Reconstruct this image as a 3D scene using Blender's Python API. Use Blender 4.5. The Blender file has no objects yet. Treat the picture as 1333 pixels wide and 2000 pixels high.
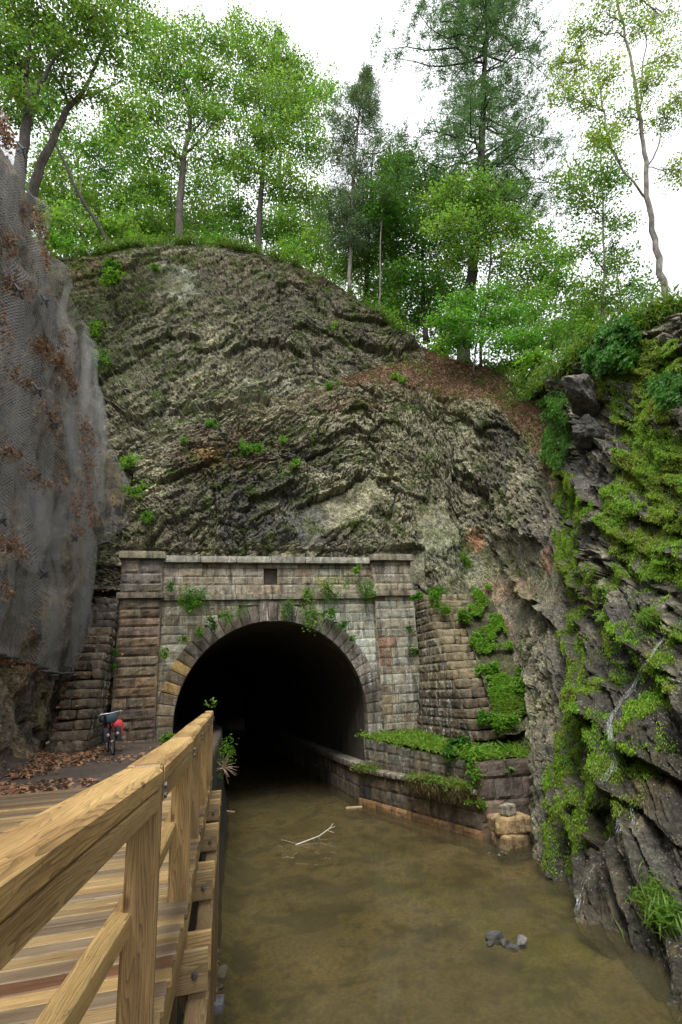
import bpy, math, random
import numpy as np
from math import sin, cos, pi, radians, sqrt
from mathutils import Matrix, Vector
random.seed(7); rng = np.random.default_rng(7)
S = bpy.context.scene; COL = S.collection

# ---------------------------------------------------------------- camera
F, PITCH, ROLL, YAW = 1060., radians(17.8), radians(3.2), radians(16.2)
FW = np.array([sin(YAW)*cos(PITCH), cos(YAW)*cos(PITCH), sin(PITCH)])
R0 = np.array([cos(YAW), -sin(YAW), 0.]); U0 = np.cross(R0, FW)
RT = R0*cos(ROLL)-U0*sin(ROLL); UP = R0*sin(ROLL)+U0*cos(ROLL)
cd = bpy.data.cameras.new('camera'); cd.sensor_width = 36; cd.lens = F/2000*36
cd.clip_start = .05; cd.clip_end = 3000
cam = bpy.data.objects.new('camera', cd); COL.objects.link(cam); S.camera = cam
cam.matrix_world = Matrix(((RT[0], UP[0], -FW[0], 0), (RT[1], UP[1], -FW[1], 0), (RT[2], UP[2], -FW[2], 0), (0, 0, 0, 1)))
def ray(px, py): return FW*F+RT*(px-666.5)-UP*(py-1000)
def aty(px, py, y): d = ray(px, py); return d*y/d[1]
def atz(px, py, z): d = ray(px, py); return d*z/d[2]
def atx(px, py, x): d = ray(px, py); return d*x/d[0]
def proj(V):
    w = V@FW; return 666.5+F*(V@RT)/w, 1000-F*(V@UP)/w, w

# ---------------------------------------------------------------- world, sun, exposure
W = bpy.data.worlds.new('World'); S.world = W; W.use_nodes = True
nt = W.node_tree; nt.nodes.clear()
sky = nt.nodes.new('ShaderNodeTexSky'); sky.sky_type = 'NISHITA'; sky.sun_disc = False
sky.sun_elevation = radians(58); sky.sun_rotation = radians(200); sky.dust_density = 4
hs = nt.nodes.new('ShaderNodeHueSaturation'); hs.inputs['Saturation'].default_value = .06
# an even overcast: most of the sky's brightness comes from a flat cloud sheet
mx = nt.nodes.new('ShaderNodeMix'); mx.data_type = 'RGBA'; mx.inputs[0].default_value = .8
mx.inputs[7].default_value = (7.2, 7.35, 7.7, 1)
bg = nt.nodes.new('ShaderNodeBackground'); bg.inputs[1].default_value = .1
wo = nt.nodes.new('ShaderNodeOutputWorld')
nt.links.new(sky.outputs[0], hs.inputs['Color']); nt.links.new(hs.outputs[0], mx.inputs[6])
tcw = nt.nodes.new('ShaderNodeTexCoord'); sxw = nt.nodes.new('ShaderNodeSeparateXYZ'); mrw = nt.nodes.new('ShaderNodeMapRange'); vmw = nt.nodes.new('ShaderNodeVectorMath'); vmw.operation = 'SCALE'
mrw.inputs[3].default_value = .42; mrw.inputs[4].default_value = 1.22
nt.links.new(tcw.outputs['Generated'], sxw.inputs[0]); nt.links.new(sxw.outputs[2], mrw.inputs[0]); nt.links.new(mrw.outputs[0], vmw.inputs['Scale'])
nt.links.new(mx.outputs[2], vmw.inputs[0]); nt.links.new(vmw.outputs[0], bg.inputs[0]); nt.links.new(bg.outputs[0], wo.inputs[0])
sd = bpy.data.lights.new('sun', 'SUN'); sd.energy = 1.5; sd.angle = radians(25); sd.color = (1, .96, .9)
so = bpy.data.objects.new('sun', sd); COL.objects.link(so)
sdir = Vector((sin(radians(200))*cos(radians(58)), cos(radians(200))*cos(radians(58)), sin(radians(58))))
so.rotation_euler = sdir.to_track_quat('Z', 'Y').to_euler(); so.location = (0, -5, 30)
vs = S.view_settings; vs.view_transform = 'Standard'; vs.look = 'None'; vs.exposure = 1.42; vs.gamma = 1
S.cycles.transparent_max_bounces = 24; S.cycles.max_bounces = 6

# ---------------------------------------------------------------- noise
def h3(i, j, k, s=0):
    n = (i.astype(np.int64)*374761393+j.astype(np.int64)*668265263+k.astype(np.int64)*2147483647+s*1274126177) & 0xffffffff
    n = ((n ^ (n >> 13))*1274126177) & 0xffffffff
    n = ((n ^ (n >> 16))*2246822519) & 0xffffffff
    return ((n ^ (n >> 15)) & 0xffffff)/float(0xffffff)
def vn(P, s=0):
    I = np.floor(P); f = P-I; f = f*f*f*(f*(f*6-15)+10); i, j, k = I[..., 0], I[..., 1], I[..., 2]
    x, y, z = f[..., 0], f[..., 1], f[..., 2]; r = 0
    for a in (0, 1):
        for b in (0, 1):
            for c in (0, 1):
                r = r+h3(i+a, j+b, k+c, s)*(x if a else 1-x)*(y if b else 1-y)*(z if c else 1-z)
    return r*2-1
def fbm(P, o=4, s=0, g=.5):
    r = 0; a = 1.; t = 0
    P = np.asarray(P, float)
    for q in range(o):
        r = r+a*vn(P, s+q*17); t += a; a *= g; P = P*2.03+11.3
    return r/t
def n2(x, y, s=0, o=4): return fbm(np.stack([x, y, np.full_like(x, .37)], -1), o, s)
def cells(s, t, seed, p=3.):
    i, j = np.floor(s), np.floor(t); z = np.zeros_like(i)
    F1 = np.full(s.shape, 9.); F2 = F1.copy(); bi = z.copy(); bj = z.copy(); bx = z.copy(); by = z.copy()
    for a in (-1, 0, 1):
        for b in (-1, 0, 1):
            ci, cj = i+a, j+b
            dx = s-(ci+.15+.7*h3(ci, cj, z, seed)); dy = t-(cj+.2+.6*h3(ci, cj, z, seed+1))
            d = (abs(dx)**p+abs(dy)**p)**(1/p); m = d < F1
            F2 = np.where(m, F1, np.minimum(F2, d)); F1 = np.where(m, d, F1)
            bi = np.where(m, ci, bi); bj = np.where(m, cj, bj); bx = np.where(m, dx, bx); by = np.where(m, dy, by)
    r = [h3(bi, bj, z, seed+k) for k in (2, 3, 4)]
    return F2-F1, r[0], r[1], r[2], bx, by
def sst(a, b, x): t = np.clip((x-a)/(b-a), 0, 1); return t*t*(3-2*t)
def inpoly(px, py, poly):
    r = np.zeros(px.shape, bool); n = len(poly); j = n-1
    for i in range(n):
        xi, yi = poly[i]; xj, yj = poly[j]
        c = ((yi > py) != (yj > py)) & (px < (xj-xi)*(py-yi)/(yj-yi+1e-9)+xi); r ^= c; j = i
    return r

# ---------------------------------------------------------------- mesh helpers
def tag(o, label=None, cat=None, group=None, kind=None):
    if label: o['label'] = label
    if cat: o['category'] = cat
    if group: o['group'] = group
    if kind: o['kind'] = kind
    return o
def empty(name, loc, label=None, cat=None, group=None):
    o = bpy.data.objects.new(name, None); COL.objects.link(o); o.location = loc
    o.empty_display_size = .2
    return tag(o, label, cat, group)
def meshobj(name, V, Q, mat, parent=None, col=None, smooth=False, wet=None):
    """V (n,3) world points; Q (m,k) faces or list of index arrays"""
    V = np.asarray(V, float)
    if parent is not None: V = V-np.array(world_loc(parent))
    me = bpy.data.meshes.new(name)
    groups = Q if isinstance(Q, list) else [Q]
    groups = [np.asarray(g, np.int32) for g in groups if len(g)]
    me.vertices.add(len(V)); me.vertices.foreach_set('co', V.astype(np.float32).ravel())
    vi = np.concatenate([g.ravel() for g in groups]); me.loops.add(len(vi)); me.loops.foreach_set('vertex_index', vi)
    cnt = np.concatenate([np.full(len(g), g.shape[1], np.int32) for g in groups])
    me.polygons.add(len(cnt)); me.polygons.foreach_set('loop_start', np.concatenate([[0], np.cumsum(cnt)[:-1]]).astype(np.int32))
    me.polygons.foreach_set('use_smooth', np.full(len(cnt), bool(smooth)))
    me.update(calc_edges=True)
    if col is not None:
        c = np.ones((len(V), 4), np.float32); c[:, :3] = np.clip(col, 0, 1)
        if wet is not None: c[:, 3] = wet
        a = me.attributes.new('Col', 'FLOAT_COLOR', 'POINT'); a.data.foreach_set('color', c.ravel())
    me.materials.append(mat)
    o = bpy.data.objects.new(name, me); COL.objects.link(o)
    if parent is not None: o.parent = parent
    return o
def world_loc(o):
    v = Vector(o.location)
    while o.parent is not None: o = o.parent; v = v+o.location
    return tuple(v)
class MB:
    def __init__(s): s.V = []; s.Q = {}; s.n = 0; s.C = []
    def add(s, V, faces, col=(1, 1, 1)):
        V = np.asarray(V, float)
        for f in faces: s.Q.setdefault(len(f), []).append([i+s.n for i in f])
        s.V.append(V); s.n += len(V)
        c = np.asarray(col, float); s.C.append(np.broadcast_to(c, (len(V), 3)))
    def box(s, a, b, col=(1, 1, 1), bev=0., M=None):
        a = np.minimum(a, b).astype(float) if False else np.array(a, float); b = np.array(b, float)
        lo, hi = np.minimum(a, b), np.maximum(a, b)
        if bev <= 0:
            V = np.array([[x, y, z] for x in (lo[0], hi[0]) for y in (lo[1], hi[1]) for z in (lo[2], hi[2])])
            Fc = [(0, 1, 3, 2), (4, 6, 7, 5), (0, 4, 5, 1), (2, 3, 7, 6), (0, 2, 6, 4), (1, 5, 7, 3)]
        else:
            V = []; idx = {}
            c = (lo+hi)/2; h = (hi-lo)/2; bv = min(bev, h.min()*.9)
            for sx in (-1, 1):
                for sy in (-1, 1):
                    for sz in (-1, 1):
                        for ax in range(3):
                            p = np.array([sx, sy, sz])*(h-bv); p[ax] = (sx, sy, sz)[ax]*h[ax]
                            idx[(sx, sy, sz, ax)] = len(V); V.append(c+p)
            V = np.array(V); Fc = []
            for ax in range(3):
                o1, o2 = [k for k in range(3) if k != ax]
                for sg in (-1, 1):
                    def key(p, q):
                        t = [0, 0, 0]; t[ax] = sg; t[o1] = p; t[o2] = q; return idx[(t[0], t[1], t[2], ax)]
                    Fc.append((key(-1, -1), key(1, -1), key(1, 1), key(-1, 1)))
            for ax in range(3):
                o1, o2 = [k for k in range(3) if k != ax]
                for p in (-1, 1):
                    for q in (-1, 1):
                        def kk(e, a):
                            t = [0, 0, 0]; t[ax] = e; t[o1] = p; t[o2] = q; return idx[(t[0], t[1], t[2], a)]
                        Fc.append((kk(-1, o1), kk(1, o1), kk(1, o2), kk(-1, o2)))
            for sx in (-1, 1):
                for sy in (-1, 1):
                    for sz in (-1, 1): Fc.append(tuple(idx[(sx, sy, sz, a)] for a in range(3)))
        if M is not None: V = V@np.array(M.to_3x3()).T+np.array(M.translation)
        s.add(V, Fc, col)
    def tube(s, P, r, k=6, col=(1, 1, 1), cap=True):
        P = np.asarray(P, float); m = len(P); r = np.broadcast_to(np.asarray(r, float), (m,))
        T = np.gradient(P, axis=0); T /= np.linalg.norm(T, axis=1)[:, None]+1e-9
        ref = np.array([0, 0, 1.]) if abs(T[:, 2]).mean() < .8 else np.array([1., 0, 0])
        A = np.cross(T, ref); A /= np.linalg.norm(A, axis=1)[:, None]+1e-9; B = np.cross(T, A)
        th = np.arange(k)*2*pi/k
        V = P[:, None]+r[:, None, None]*(A[:, None]*np.cos(th)[None, :, None]+B[:, None]*np.sin(th)[None, :, None])
        Fc = [(i*k+j, i*k+(j+1) % k, (i+1)*k+(j+1) % k, (i+1)*k+j) for i in range(m-1) for j in range(k)]
        if cap: Fc += [tuple(range(k))[::-1], tuple((m-1)*k+j for j in range(k))]
        s.add(V.reshape(-1, 3), Fc, col)
    def lathe(s, c, axis, prof, k=16, col=(1, 1, 1)):
        """prof: list of (offset along axis, radius)"""
        ax = np.array(axis, float); ax /= np.linalg.norm(ax); ref = np.array([0, 0, 1.]) if abs(ax[2]) < .9 else np.array([1., 0, 0])
        A = np.cross(ax, ref); A /= np.linalg.norm(A); B = np.cross(ax, A); th = np.arange(k)*2*pi/k
        V = np.concatenate([np.array(c)+ax*o+r*(np.cos(th)[:, None]*A+np.sin(th)[:, None]*B) for o, r in prof])
        m = len(prof); s.add(V, [(i*k+j, i*k+(j+1) % k, (i+1)*k+(j+1) % k, (i+1)*k+j) for i in range(m-1) for j in range(k)], col)
    def build(s, name, mat, parent=None, smooth=False):
        return meshobj(name, np.concatenate(s.V), [np.array(q) for q in s.Q.values()], mat, parent, np.concatenate(s.C), smooth)
def spline(P, n):
    """Catmull-Rom through control rows P (m, ..., 3), n samples"""
    P = np.asarray(P, float); m = len(P); u = np.linspace(0, m-1, n); i = np.minimum(u.astype(int), m-2); f = u-i
    f = f.reshape((-1,)+(1,)*(P.ndim-1)); g = lambda k: P[np.clip(i+k, 0, m-1)]
    a, b, c, d = g(-1), g(0), g(1), g(2)
    t1 = (c-a)*.4; t2 = (d-b)*.4
    return (2*f**3-3*f**2+1)*b+(f**3-2*f**2+f)*t1+(-2*f**3+3*f**2)*c+(f**3-f**2)*t2
def gridfaces(nu, nv):
    i = np.arange(nu-1)[:, None]*nv+np.arange(nv-1)[None]; i = i.ravel()
    return np.stack([i, i+nv, i+nv+1, i+1], 1)
def gridnormals(G):
    n = np.cross(np.gradient(G, axis=0), np.gradient(G, axis=1)); return n/(np.linalg.norm(n, axis=-1, keepdims=True)+1e-9)

# ---------------------------------------------------------------- materials
def node(nt, typ, **k):
    n = nt.nodes.new(typ)
    for a, b in k.items(): setattr(n, a, b)
    return n
def newmat(name):
    m = bpy.data.materials.new(name); m.use_nodes = True; nt = m.node_tree
    b = nt.nodes['Principled BSDF']; return m, nt, b
def mixc(nt, fac, a, b, typ='MIX'):
    n = node(nt, 'ShaderNodeMix', data_type='RGBA', blend_type=typ)
    for s, v in ((n.inputs[0], fac), (n.inputs[6], a), (n.inputs[7], b)):
        if hasattr(v, 'is_output'): nt.links.new(v, s)
        elif isinstance(v, (tuple, list)): s.default_value = tuple(v)+((1,) if len(v) == 3 else ())
        else: s.default_value = v
    return n.outputs[2]
def noise(nt, scale, detail=4, vec=None, rough=.6, dist=0.):
    n = node(nt, 'ShaderNodeTexNoise'); n.inputs['Scale'].default_value = scale; n.inputs['Detail'].default_value = detail
    n.inputs['Roughness'].default_value = rough; n.inputs['Distortion'].default_value = dist
    if vec is not None: nt.links.new(vec, n.inputs['Vector'])
    return n.outputs['Fac']
def ramp(nt, fac, *st):
    n = node(nt, 'ShaderNodeValToRGB'); e = n.color_ramp.elements
    while len(e) < len(st): e.new(.5)
    for el, (p, c) in zip(e, st): el.position = p; el.color = tuple(c)+(1,) if not isinstance(c, (int, float)) else (c, c, c, 1)
    nt.links.new(fac, n.inputs[0]); return n.outputs[0]
def coords(nt, scale=(1, 1, 1), rot=(0, 0, 0)):
    t = node(nt, 'ShaderNodeNewGeometry'); m = node(nt, 'ShaderNodeMapping'); m.inputs['Scale'].default_value = scale
    m.inputs['Rotation'].default_value = rot
    nt.links.new(t.outputs['Position'], m.inputs['Vector']); return m.outputs[0]
def bump(nt, b, h, strength=.4, dist=.03):
    n = node(nt, 'ShaderNodeBump'); n.inputs['Strength'].default_value = strength; n.inputs['Distance'].default_value = dist
    nt.links.new(h, n.inputs['Height']); nt.links.new(n.outputs[0], b.inputs['Normal'])
def attr(nt): return node(nt, 'ShaderNodeAttribute', attribute_name='Col')
def mat_rock(name, sc=1., lich=.5, grain=(1, 1, 1), rot=(0, 0, 0), lc=(.36, .36, .3)):
    m, nt, b = newmat(name); a = attr(nt); c = coords(nt); cg = coords(nt, grain, rot)
    n1 = noise(nt, 3.2*sc, 9, c, .72); n2_ = noise(nt, 16*sc, 6, cg, .75); n3 = noise(nt, 5.5*sc, 5, cg, .7)
    v = mixc(nt, 1., a.outputs['Color'], ramp(nt, n1, (.3, .35), (.5, .95), (.7, 1.75)), 'MULTIPLY')
    v = mixc(nt, 1., v, ramp(nt, n2_, (.32, .35), (.5, 1.), (.68, 1.7)), 'MULTIPLY')
    v = mixc(nt, 1., v, ramp(nt, noise(nt, 7.5*sc, 7, c, .8), (.36, .22), (.5, 1.), (.66, 1.55)), 'MULTIPLY')
    sp = ramp(nt, noise(nt, 21*sc, 3, c, .6), (.60, 0.), (.66, 1.)); big = ramp(nt, noise(nt, 1.3*sc, 4, c, .6), (.44, 0.), (.62, lich))
    f = mixc(nt, 1., sp, big, 'MULTIPLY'); v = mixc(nt, f, v, lc)
    nt.links.new(v, b.inputs['Base Color'])
    r = node(nt, 'ShaderNodeMapRange'); r.inputs[3].default_value = .32; r.inputs[4].default_value = .92
    nt.links.new(a.outputs['Alpha'], r.inputs[0]); nt.links.new(r.outputs[0], b.inputs['Roughness'])
    hh = node(nt, 'ShaderNodeMath', operation='ADD'); nt.links.new(n2_, hh.inputs[0]); nt.links.new(n3, hh.inputs[1])
    bump(nt, b, hh.outputs[0], .9, .05*1/sc); return m
def mat_stone(name, lime=.6):
    m, nt, b = newmat(name); a = attr(nt); c = coords(nt); cv = coords(nt, (1, 1, .13))
    n1 = noise(nt, 5, 8, c, .7); n2_ = noise(nt, 26, 6, c, .75)
    v = mixc(nt, 1., a.outputs['Color'], ramp(nt, n1, (.3, .5), (.5, 1.), (.7, 1.5)), 'MULTIPLY')
    v = mixc(nt, 1., v, ramp(nt, n2_, (.3, .5), (.5, 1.), (.7, 1.45)), 'MULTIPLY')
    st = ramp(nt, noise(nt, 4.2, 5, cv, .7, .3), (.5, 0.), (.62, 1.)); pt = ramp(nt, noise(nt, 17, 5, c, .75), (.46, 0.), (.56, 1.))
    f = mixc(nt, 1., st, pt, 'MULTIPLY')
    wl = node(nt, 'ShaderNodeMath', operation='MULTIPLY'); nt.links.new(a.outputs['Alpha'], wl.inputs[0]); nt.links.new(f, wl.inputs[1])
    v = mixc(nt, wl.outputs[0], v, (.55, .55, .5))
    dk = ramp(nt, noise(nt, 3.4, 6, coords(nt, (1, 1, .2)), .7), (.49, 0.), (.66, .85)); v = mixc(nt, dk, v, (.024, .022, .015))
    nt.links.new(v, b.inputs['Base Color']); b.inputs['Roughness'].default_value = .88
    bump(nt, b, n2_, .7, .03); return m
def mat_leaf(name, trans=.4, rough=.5):
    m, nt, b = newmat(name); a = attr(nt); nt.links.new(a.outputs['Color'], b.inputs['Base Color'])
    b.inputs['Roughness'].default_value = rough; b.inputs['Specular IOR Level'].default_value = .3
    t = node(nt, 'ShaderNodeBsdfTranslucent'); k = mixc(nt, 1., a.outputs['Color'], (1.5, 1.6, .8), 'MULTIPLY'); nt.links.new(k, t.inputs[0])
    mx = node(nt, 'ShaderNodeMixShader'); mx.inputs[0].default_value = trans
    nt.links.new(b.outputs[0], mx.inputs[1]); nt.links.new(t.outputs[0], mx.inputs[2])
    nt.links.new(mx.outputs[0], nt.nodes['Material Output'].inputs[0]); return m
def mat_plain(name, col, rough=.6, metal=0., nscale=30, var=.35, bmp=.2):
    m, nt, b = newmat(name); c = node(nt, 'ShaderNodeTexCoord').outputs['Object']; n = noise(nt, nscale, 5, c, .65)
    v = mixc(nt, 1., col, ramp(nt, n, (.3, 1-var), (.7, 1+var)), 'MULTIPLY'); nt.links.new(v, b.inputs['Base Color'])
    b.inputs['Roughness'].default_value = rough; b.inputs['Metallic'].default_value = metal
    if bmp: bump(nt, b, n, bmp, .01)
    return m
def mat_attr(name, rough=.8, nscale=20, var=.5, bmp=.4):
    m, nt, b = newmat(name); a = attr(nt); n = noise(nt, nscale, 6, coords(nt), .7)
    v = mixc(nt, 1., a.outputs['Color'], ramp(nt, n, (.3, 1-var), (.7, 1+var)), 'MULTIPLY'); nt.links.new(v, b.inputs['Base Color'])
    b.inputs['Roughness'].default_value = rough; bump(nt, b, n, bmp, .02); return m
def mat_bark(name, c1, c2):
    m, nt, b = newmat(name); n = noise(nt, 9, 6, coords(nt, (1, 1, .18)), .7); n2_ = noise(nt, 2.5, 3, coords(nt), .6)
    v = ramp(nt, n, (.35, c1), (.62, c2)); v = mixc(nt, 1., v, ramp(nt, n2_, (.35, .7), (.65, 1.3)), 'MULTIPLY')
    nt.links.new(v, b.inputs['Base Color']); b.inputs['Roughness'].default_value = .9; bump(nt, b, n, .6, .03); return m
def mat_wood(name, axis, sc=1.):
    """sawn pine: growth rings about an off-centre axis, stretched along the grain"""
    m, nt, b = newmat(name); a = attr(nt)
    st = [1., 1., 1.]; st[axis] = .10
    tc = node(nt, 'ShaderNodeTexCoord').outputs['Object']
    mp = node(nt, 'ShaderNodeMapping'); mp.inputs['Scale'].default_value = st; nt.links.new(tc, mp.inputs[0])
    nz = node(nt, 'ShaderNodeTexNoise'); nz.inputs['Scale'].default_value = 7.*sc; nz.inputs['Detail'].default_value = 3; nt.links.new(mp.outputs[0], nz.inputs[0])
    am = node(nt, 'ShaderNodeVectorMath', operation='MULTIPLY_ADD'); nt.links.new(nz.outputs['Color'], am.inputs[0])
    am.inputs[1].default_value = (.2, .2, .2); nt.links.new(mp.outputs[0], am.inputs[2])
    wv = node(nt, 'ShaderNodeTexWave', wave_type='RINGS', rings_direction='XYZ'[axis], wave_profile='SAW')
    wv.inputs['Scale'].default_value = 33*sc; wv.inputs['Distortion'].default_value = 1.6; wv.inputs['Detail'].default_value = 2
    nt.links.new(am.outputs[0], wv.inputs[0])
    fs = [70.]*3; fs[axis] = 2.; fm = node(nt, 'ShaderNodeMapping'); fm.inputs['Scale'].default_value = fs; nt.links.new(tc, fm.inputs[0])
    fine = noise(nt, 3, 4, fm.outputs[0], .7)
    g = ramp(nt, wv.outputs['Fac'], (.0, 1.08), (.5, 1.), (.86, .66), (1., .5))
    v = mixc(nt, 1., a.outputs['Color'], g, 'MULTIPLY'); v = mixc(nt, 1., v, ramp(nt, fine, (.3, .72), (.7, 1.25)), 'MULTIPLY')
    blot = ramp(nt, noise(nt, 4.5, 5, mp.outputs[0], .65), (.38, (.45, .36, .28)), (.58, (1.1, 1.08, 1.))); v = mixc(nt, .75, v, mixc(nt, 1., v, blot, 'MULTIPLY'))
    vo = node(nt, 'ShaderNodeTexVoronoi'); vo.inputs['Scale'].default_value = 3.4; km = node(nt, 'ShaderNodeMapping'); ks_ = [1.2]*3; ks_[axis] = .55; km.inputs['Scale'].default_value = ks_; nt.links.new(tc, km.inputs[0]); nt.links.new(km.outputs[0], vo.inputs[0])
    v = mixc(nt, ramp(nt, vo.outputs['Distance'], (.035, .85), (.075, 0.)), v, (.09, .042, .016))
    v = mixc(nt, ramp(nt, noise(nt, 60, 3, tc, .6), (.62, 0.), (.7, .5)), v, (.13, .07, .03))
    nt.links.new(v, b.inputs['Base Color']); b.inputs['Roughness'].default_value = .6; bump(nt, b, fine, .35, .004); return m

M_rock = mat_rock('rock', 1., .85, lc=(.46, .46, .38))
M_slab = mat_rock('slab_rock', 1.3, .35, (.35, 1, 2.6), (radians(-42), 0, 0), (.3, .29, .25))
M_netrock = mat_rock('netted_rock', 1., .3, (1, .5, 2.2), (radians(35), 0, 0), (.3, .25, .17))
M_stone = mat_stone('masonry'); M_leaf = mat_leaf('leaf', .5); M_needle = mat_leaf('needles', .22, .6)
M_moss = mat_leaf('moss_blades', .25, .8); M_dry = mat_leaf('dry_leaf', .12, .8)
M_soil = mat_attr('soil', .95, 14, .55, .8)
M_bark = mat_bark('bark_brown', (.025, .02, .016), (.095, .08, .062)); M_barkd = mat_bark('bark_dark', (.013, .011, .009), (.05, .042, .034))
M_barkg = mat_bark('bark_grey', (.06, .054, .047), (.2, .185, .16))
M_woodx, M_woody, M_woodz = mat_wood('plank_wood', 0, .8), mat_wood('rail_wood', 1), mat_wood('post_wood', 2)

# ---------------------------------------------------------------- leaves
def unit(v): return v/(np.linalg.norm(v, axis=-1, keepdims=True)+1e-9)
def leafmesh(name, C, size, col, mat, parent=None, asp=.62, axis=None, nrm=None, spread=1., var=.25, droop=.25, tri=False):
    n = len(C); C = np.asarray(C, float)
    a = rng.normal(size=(n, 3)); a[:, 2] = a[:, 2]*.5-droop
    if axis is not None: a = unit(a)*spread+axis
    a = unit(a)
    r = rng.normal(size=(n, 3))
    if nrm is not None: r = unit(r)*.7+nrm
    else: r[:, 2] += .9
    b = unit(np.cross(a, r)); nn = np.cross(b, a)
    s = (np.asarray(size)*rng.uniform(.65, 1.3, n))[:, None]
    V = np.stack([C-a*s*.5, C+b*s*asp*.5+nn*s*.1-a*s*.05, C+a*s*.5-nn*s*.06, C-b*s*asp*.5+nn*s*.1-a*s*.05], 1).reshape(-1, 3)
    col = np.broadcast_to(np.asarray(col, float), (n, 3)); k = rng.uniform(1-var, 1+var, (n, 1)); hue = rng.normal(0, .1, (n, 1))
    cc = col*k*np.concatenate([1+hue, np.ones((n, 1)), 1-hue*.5], 1)
    return meshobj(name, V, np.arange(n*4).reshape(-1, 4), mat, parent, np.repeat(cc, 4, 0))
def ballpts(n): v = unit(rng.normal(size=(n, 3))); return v*(rng.random((n, 1))**.45)
# ================================================================ THE SETTING
# ---------------------------------------------------------------- cliff: central face and right-hand wall in one sheet
def pr(*pts): return [aty(*p) for p in pts]
CC = [
 pr((60,1150,23.6),(60,1085,23.8),(60,950,25.4),(60,850,27),(50,720,28.6),(40,600,30),(30,470,32)),
 pr((235,1150,23.6),(245,1085,23.8),(215,950,25.4),(195,850,27),(170,720,28.6),(140,600,30),(105,503,32)),
 pr((330,1150,22.8),(330,1080,22.9),(290,930,24.4),(295,865,25.6),(290,820,26.6),(265,650,28.8),(235,489,32)),
 pr((430,1150,22.8),(430,1080,22.9),(420,900,24.2),(425,800,25.2),(425,770,26.6),(400,620,28.8),(368,476,32)),
 pr((560,1150,22.8),(560,1080,22.9),(570,920,24.2),(575,808,25.2),(570,778,26.8),(540,630,28.8),(505,495,31.5)),
 pr((690,1150,22.8),(690,1085,22.9),(690,900,24.2),(680,762,25.4),(680,735,27),(660,645,28.4),(640,545,30.2)),
 pr((815,1250,23.0),(812,1110,22.9),(800,920,24),(790,765,25.1),(775,705,26.8),(775,672,27.4),(772,640,28.2)),
 pr((1010,1500,16.9),(950,1250,20.7),(905,1060,22.6),(872,805,24.1),(858,720,26),(848,704,26.4),(842,688,26.9)),
 pr((1042,1655,14.6),(1025,1370,17.6),(1000,1100,20.2),(975,815,22.2),(965,765,24),(957,738,24.7),(950,718,25.4)),
 pr((1050,1652,14.25),(1050,1400,15.3),(1055,1150,17),(1065,950,18),(1068,838,18.8),(1050,780,20.4),(1015,743,22.4)),
 pr((1110,1720,11.93),(1110,1500,13.1),(1110,1280,14.3),(1110,1050,15.6),(1112,900,16.3),(1110,800,16.9),(1090,733,18)),
 pr((1170,1808,9.95),(1180,1600,10.8),(1180,1350,11.8),(1180,1100,12.8),(1180,900,13.5),(1180,780,14),(1180,672,14.6)),
 pr((1260,1888,8.4),(1265,1640,9.2),(1265,1400,10),(1265,1150,10.8),(1265,900,11.6),(1265,760,12.1),(1262,640,12.7)),
 pr((1340,1955,7.45),(1345,1660,8.2),(1345,1400,8.9),(1345,1150,9.5),(1345,900,10.1),(1345,740,10.5),(1340,606,10.9)),
 pr((1520,2120,5.9),(1520,1700,6.5),(1520,1400,7.0),(1520,1150,7.4),(1520,900,7.8),(1520,740,8.1),(1520,560,8.5)),
 [np.array(p, float) for p in ((7.4,1.5,-4.6),(8,1.8,-2.5),(9,2.2,0),(10.4,2.6,3),(12,3,6),(13.4,3.4,8.5),(14.5,4,10.5))],
 [np.array(p, float) for p in ((7.6,-6,-4.6),(8.2,-6,-2.5),(9.4,-6,0),(11,-6,3),(12.6,-6,6),(14,-6,8.5),(15,-6,10.5))],
]
CC = np.array(CC)
CC[9:, 0, 2] -= .5; CC[8:10, 0, 2] -= .2
# more samples where the columns lie in view
NUSEG = [30, 50, 60, 70, 90, 90, 90, 90, 60, 40, 60, 70, 80, 80, 60, 30]
ucol = np.concatenate([i+np.arange(n)/n for i, n in enumerate(NUSEG)]+[[16]])
def loft(CP, us, nv):
    m = len(CP)
    def samp(us):
        i = np.minimum(us.astype(int), m-2); f = (us-i)[:, None, None]; g = lambda k: CP[np.clip(i+k, 0, m-1)]
        a, b, c, d = g(-1), g(0), g(1), g(2); t1 = (c-a)*.35; t2 = (d-b)*.35
        return (2*f**3-3*f**2+1)*b+(f**3-2*f**2+f)*t1+(-2*f**3+3*f**2)*c+(f**3-f**2)*t2
    A = samp(us)                                     # (nu, rows, 3)
    seg = np.linalg.norm(np.diff(A, axis=1), axis=2).mean(0); cum = np.concatenate([[0], np.cumsum(seg)]); cum /= cum[-1]
    vv = np.linspace(0, 1, nv); k = np.minimum(np.searchsorted(cum, vv, 'right')-1, A.shape[1]-2); f = (vv-cum[k])/(cum[k+1]-cum[k])
    f = f[None, :, None]; r = A.shape[1]; g = lambda q: A[:, np.clip(k+q, 0, r-1)]
    a, b, c, d = g(-1), g(0), g(1), g(2); t1 = (c-a)*.3; t2 = (d-b)*.3
    return (2*f**3-3*f**2+1)*b+(f**3-2*f**2+f)*t1+(-2*f**3+3*f**2)*c+(f**3-f**2)*t2, (k+(vv-cum[k])/(cum[k+1]-cum[k]))
NV = 420
G, vrow = loft(CC, ucol, NV); nu = len(ucol)
N = gridnormals(G); N *= np.sign((N*(-G)).sum(-1, keepdims=True))
for _ in range(12):
    N[1:-1] = (N[:-2]+N[1:-1]*2+N[2:])/4; N[:, 1:-1] = (N[:, :-2]+N[:, 1:-1]*2+N[:, 2:])/4
N = unit(N)
mid = G[:, NV//3]; w = np.concatenate([[0], np.cumsum(np.linalg.norm(np.diff(mid, axis=0), axis=1))])[:, None]+0*G[..., 0]
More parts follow.
